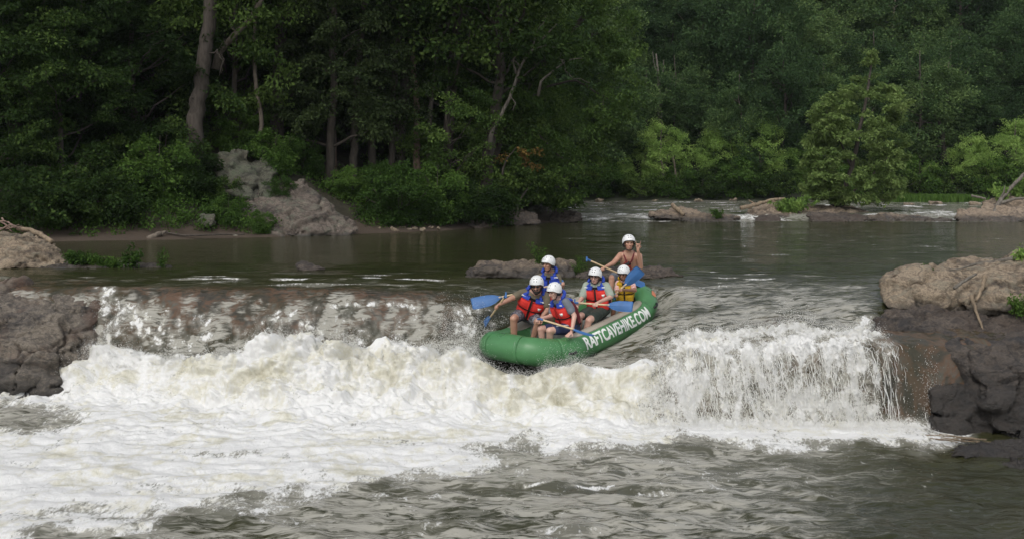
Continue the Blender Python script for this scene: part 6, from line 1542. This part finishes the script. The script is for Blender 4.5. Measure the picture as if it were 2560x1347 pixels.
# ---------------------------------------------------------------- spray and falling strands
def foam_stuff_material():
    t = NT('spray'); n = t.noise(t.coord(), 6.0, 4)
    b = t.n('BsdfPrincipled', None, Base_Color=t.ramp(n.outputs[0], [(0.3, (0.78, 0.77, 0.70)), (0.7, (0.92, 0.92, 0.90))]), Roughness=0.35)
    return t.done(b)
M['spray'] = foam_stuff_material()
_OV = np.array([[1, 0.3, -0.5], [-0.8, 0.7, -0.5], [0, -1, -0.4], [0.1, 0.1, 1.1]], float)*1.15
_OF = np.array([[0, 1, 3], [1, 2, 3], [2, 0, 3], [0, 2, 1]])
def drops(name, label, Pt, rad, stretch):
    n = len(Pt); V = _OV[None]*rad[:, None, None]; V = V*np.stack([np.ones(n), np.ones(n), stretch], -1)[:, None, :]
    V = V + V[..., 2:3]*np.random.default_rng(n).normal(size=(n, 1, 3))*np.array([0.25, 0.25, 0])
    V = (V+Pt[:, None]).reshape(-1, 3); F = (_OF[None]+4*np.arange(n)[:, None, None]).reshape(-1, 3)
    o = put(name, mesh_np(name, V, F, True), M['spray']); return tag(o, label, 'spray', kind='stuff')
def build_spray():
    Pn, foam, PX, S, N = RIV
    rg = np.random.default_rng(12)
    P_ = Pn.reshape(-1, 3); f = foam.ravel(); px = PX.ravel(); s = S.ravel(); nn = N.reshape(-1, 3)
    out = []; rr = []; st = []
    def emit(w, count, hmean, fwd, r0, r1_, stre=1.0, side=0.05):
        w = w/w.sum(); i = rg.choice(len(w), count, p=w)
        h = rg.exponential(hmean, count)
        q = P_[i]+nn[i]*h[:, None]*0.6+np.stack([rg.normal(size=count)*side, -rg.exponential(fwd, count), h*0.7], -1)
        out.append(q); rr.append(rg.uniform(r0, r1_, count)*np.exp(-h/hmean*0.12)); st.append(np.full(count, stre))
    vis = (px > -80) & (px < 2640)
    left = vis & (px < 1560)
    clump = np.clip(fbm(P_[:, 0]*2.3, P_[:, 1]*2.3, 0, 3, 401)+0.25, 0, 1)**2
    crest = np.exp(-((s-4.75)/0.35)**2)*(f > 0.5)*left*clump
    emit(crest, 13000, 0.07, 0.03, 0.0022, 0.0070)
    emit(np.exp(-((s-5.6)/0.9)**2)*(f > 0.5)*left*clump, 7000, 0.04, 0.04, 0.0022, 0.0065)
    emit(vis*(px < 330)*(px > 200)*np.exp(-((s-3.9)/0.8)**2)*(f > 0.3), 2500, 0.06, 0.05, 0.0022, 0.0070)
    emit(vis*(px > 1600)*(px < 2230)*np.exp(-((s-4.0)/0.45)**2)*(f > 0.4), 8000, 0.05, 0.03, 0.0022, 0.0065)
    emit(vis*(px > 1950)*(px < 2040)*np.exp(-((s-3.5)/0.25)**2), 1200, 0.09, 0.03, 0.0022, 0.0070)
    emit(vis*(px > 1600)*(px < 2290)*np.exp(-((s-6.2)/0.7)**2)*(f > 0.45), 13000, 0.03, 0.05, 0.0022, 0.0075, 1.3)
    emit(vis*(px > 2200)*(px < 2345)*np.exp(-((s-6.2)/0.8)**2)*(0.15+np.exp(-((px-2320)/12)**2)), 700, 0.02, 0.03, 0.0022, 0.0055, 1.6)
    emit(vis*(px > 1600)*(px < 2300)*np.exp(-((s-7.0)/0.10)**2), 3500, 0.06, 0.05, 0.0022, 0.0065)
    emit(vis*(s > 2.4)*(s < 4.4)*(f > 0.55)*(px < 1200), 3500, 0.03, 0.02, 0.0022, 0.0055)
    # at the bow
    rel = P_-R_C; so = (np.abs(rel@R_F/(R_A+R_R))**3.2+np.abs(rel@R_L/(R_B+R_R))**3.2)**(1/3.2)
    emit(vis*np.exp(-((so-1.04)/0.06)**2)*(rel@R_F > 0.6), 3500, 0.05, 0.03, 0.0022, 0.0065)
    emit(vis*(px > 1360)*(px < 1450)*np.exp(-((so-1.0)/0.05)**2)*(rel@R_F > 0.8), 2200, 0.09, 0.03, 0.0022, 0.007)
    emit(vis*(px > 1100)*(px < 1215)*np.exp(-((s-3.6)/0.6)**2), 4200, 0.12, 0.03, 0.0022, 0.0070)
    # jets torn off the crest, each a thinning arc of drops
    cr = np.where((np.abs(s-4.8) < 0.5) & (f > 0.5) & (px > 230) & (px < 1240) | (np.abs(s-3.9) < 0.35) & (f > 0.5) & (px > 1640) & (px < 2200))[0]
    for i in rg.choice(cr, 330):
        k = rg.integers(12, 34); t = np.linspace(0, rg.uniform(0.08, 0.26), k)
        v = np.array([rg.normal()*0.55, -rg.uniform(0.0, 0.7), rg.uniform(0.5, 1.5)])
        q = P_[i]+v*t[:, None]+np.array([0, 0, -4.9])*(t**2)[:, None]+rg.normal(size=(k, 3))*0.007*(1+5*t[:, None])
        out.append(q); rr.append(np.linspace(0.012, 0.0025, k)*rg.uniform(0.5, 1.1, k)); st.append(np.full(k, 1.3))
    drops('spray', 'flying droplets and spray thrown up by the fall', np.concatenate(out), np.concatenate(rr), np.concatenate(st))
    # falling strands of the veil
    mbV = []; mbF = []; base = 0
    sec_cache = np.linspace(1580, 2330, 400); secs = water_sections(sec_cache)
    dens = np.interp(sec_cache, [1580, 1700, 1800, 2150, 2230, 2260, 2300, 2330, 2345], [0.15, 0.6, 1, 1, 0.4, 0.01, 0.0, 0.06, 0.01]); dens /= dens.sum()
    sg = np.linspace(4.3, 7.0, 80); prof = profile_at(secs, sg)
    for _ in range(1500):
        j = rg.choice(400, p=dens); s0 = rg.uniform(4.35, 6.7); ln = rg.exponential(0.22)+0.06; s1 = min(7.0, s0+ln)
        k = 6; sv = np.linspace(s0, s1, k); D = np.interp(sv, sg, prof[j, :, 0])-rg.uniform(0.01, 0.10)*np.linspace(0.5, 1.2, k)-0.02; Z = np.interp(sv, sg, prof[j, :, 1])
        x0 = (sec_cache[j]-1280)/FPX*D[0]; xs = x0+np.cumsum(rg.normal(size=k)*0.014)
        q = np.stack([xs, D, Z], -1); w_ = rg.uniform(0.0018, 0.0075)*np.sin(np.linspace(0.35, 2.8, k))*rg.uniform(0.6, 1.5, k)
        th = np.array([0, 2.1, 4.2]); ring = np.stack([np.cos(th), np.sin(th)*0.8, np.sin(th)*0.3], -1)
        mbV.append((q[:, None]+w_[:, None, None]*ring[None]).reshape(-1, 3))
        f_ = [(a*3+b, a*3+(b+1) % 3, (a+1)*3+(b+1) % 3, (a+1)*3+b) for a in range(k-1) for b in range(3)]
        mbF.append(np.array(f_)+base); base += k*3
    o = put('waterfall_strands', mesh_np('waterfall_strands', np.concatenate(mbV), np.concatenate(mbF)), M['spray'])
    tag(o, 'broken white strands of water falling down the rock face', 'waterfall', kind='stuff')
build_spray()

# ---------------------------------------------------------------- damp summer air over the valley
def haze():
    mb = MB(); mb.box((12, 80, 26), np.array([[100, 0, 0], [0, 112, 0], [0, 0, 29.5]]))
    t = NT('haze'); v = t.n('VolumePrincipled', None, Density=0.00016, Color=(0.80, 0.86, 0.95)); t.t.links.new(v.outputs[0], t.out.inputs['Volume'])
    tag(mb.put('haze', t.m, smooth=False), 'faint damp haze in the river valley', 'haze', kind='stuff')
    t.m.cycles.homogeneous_volume = True
haze()
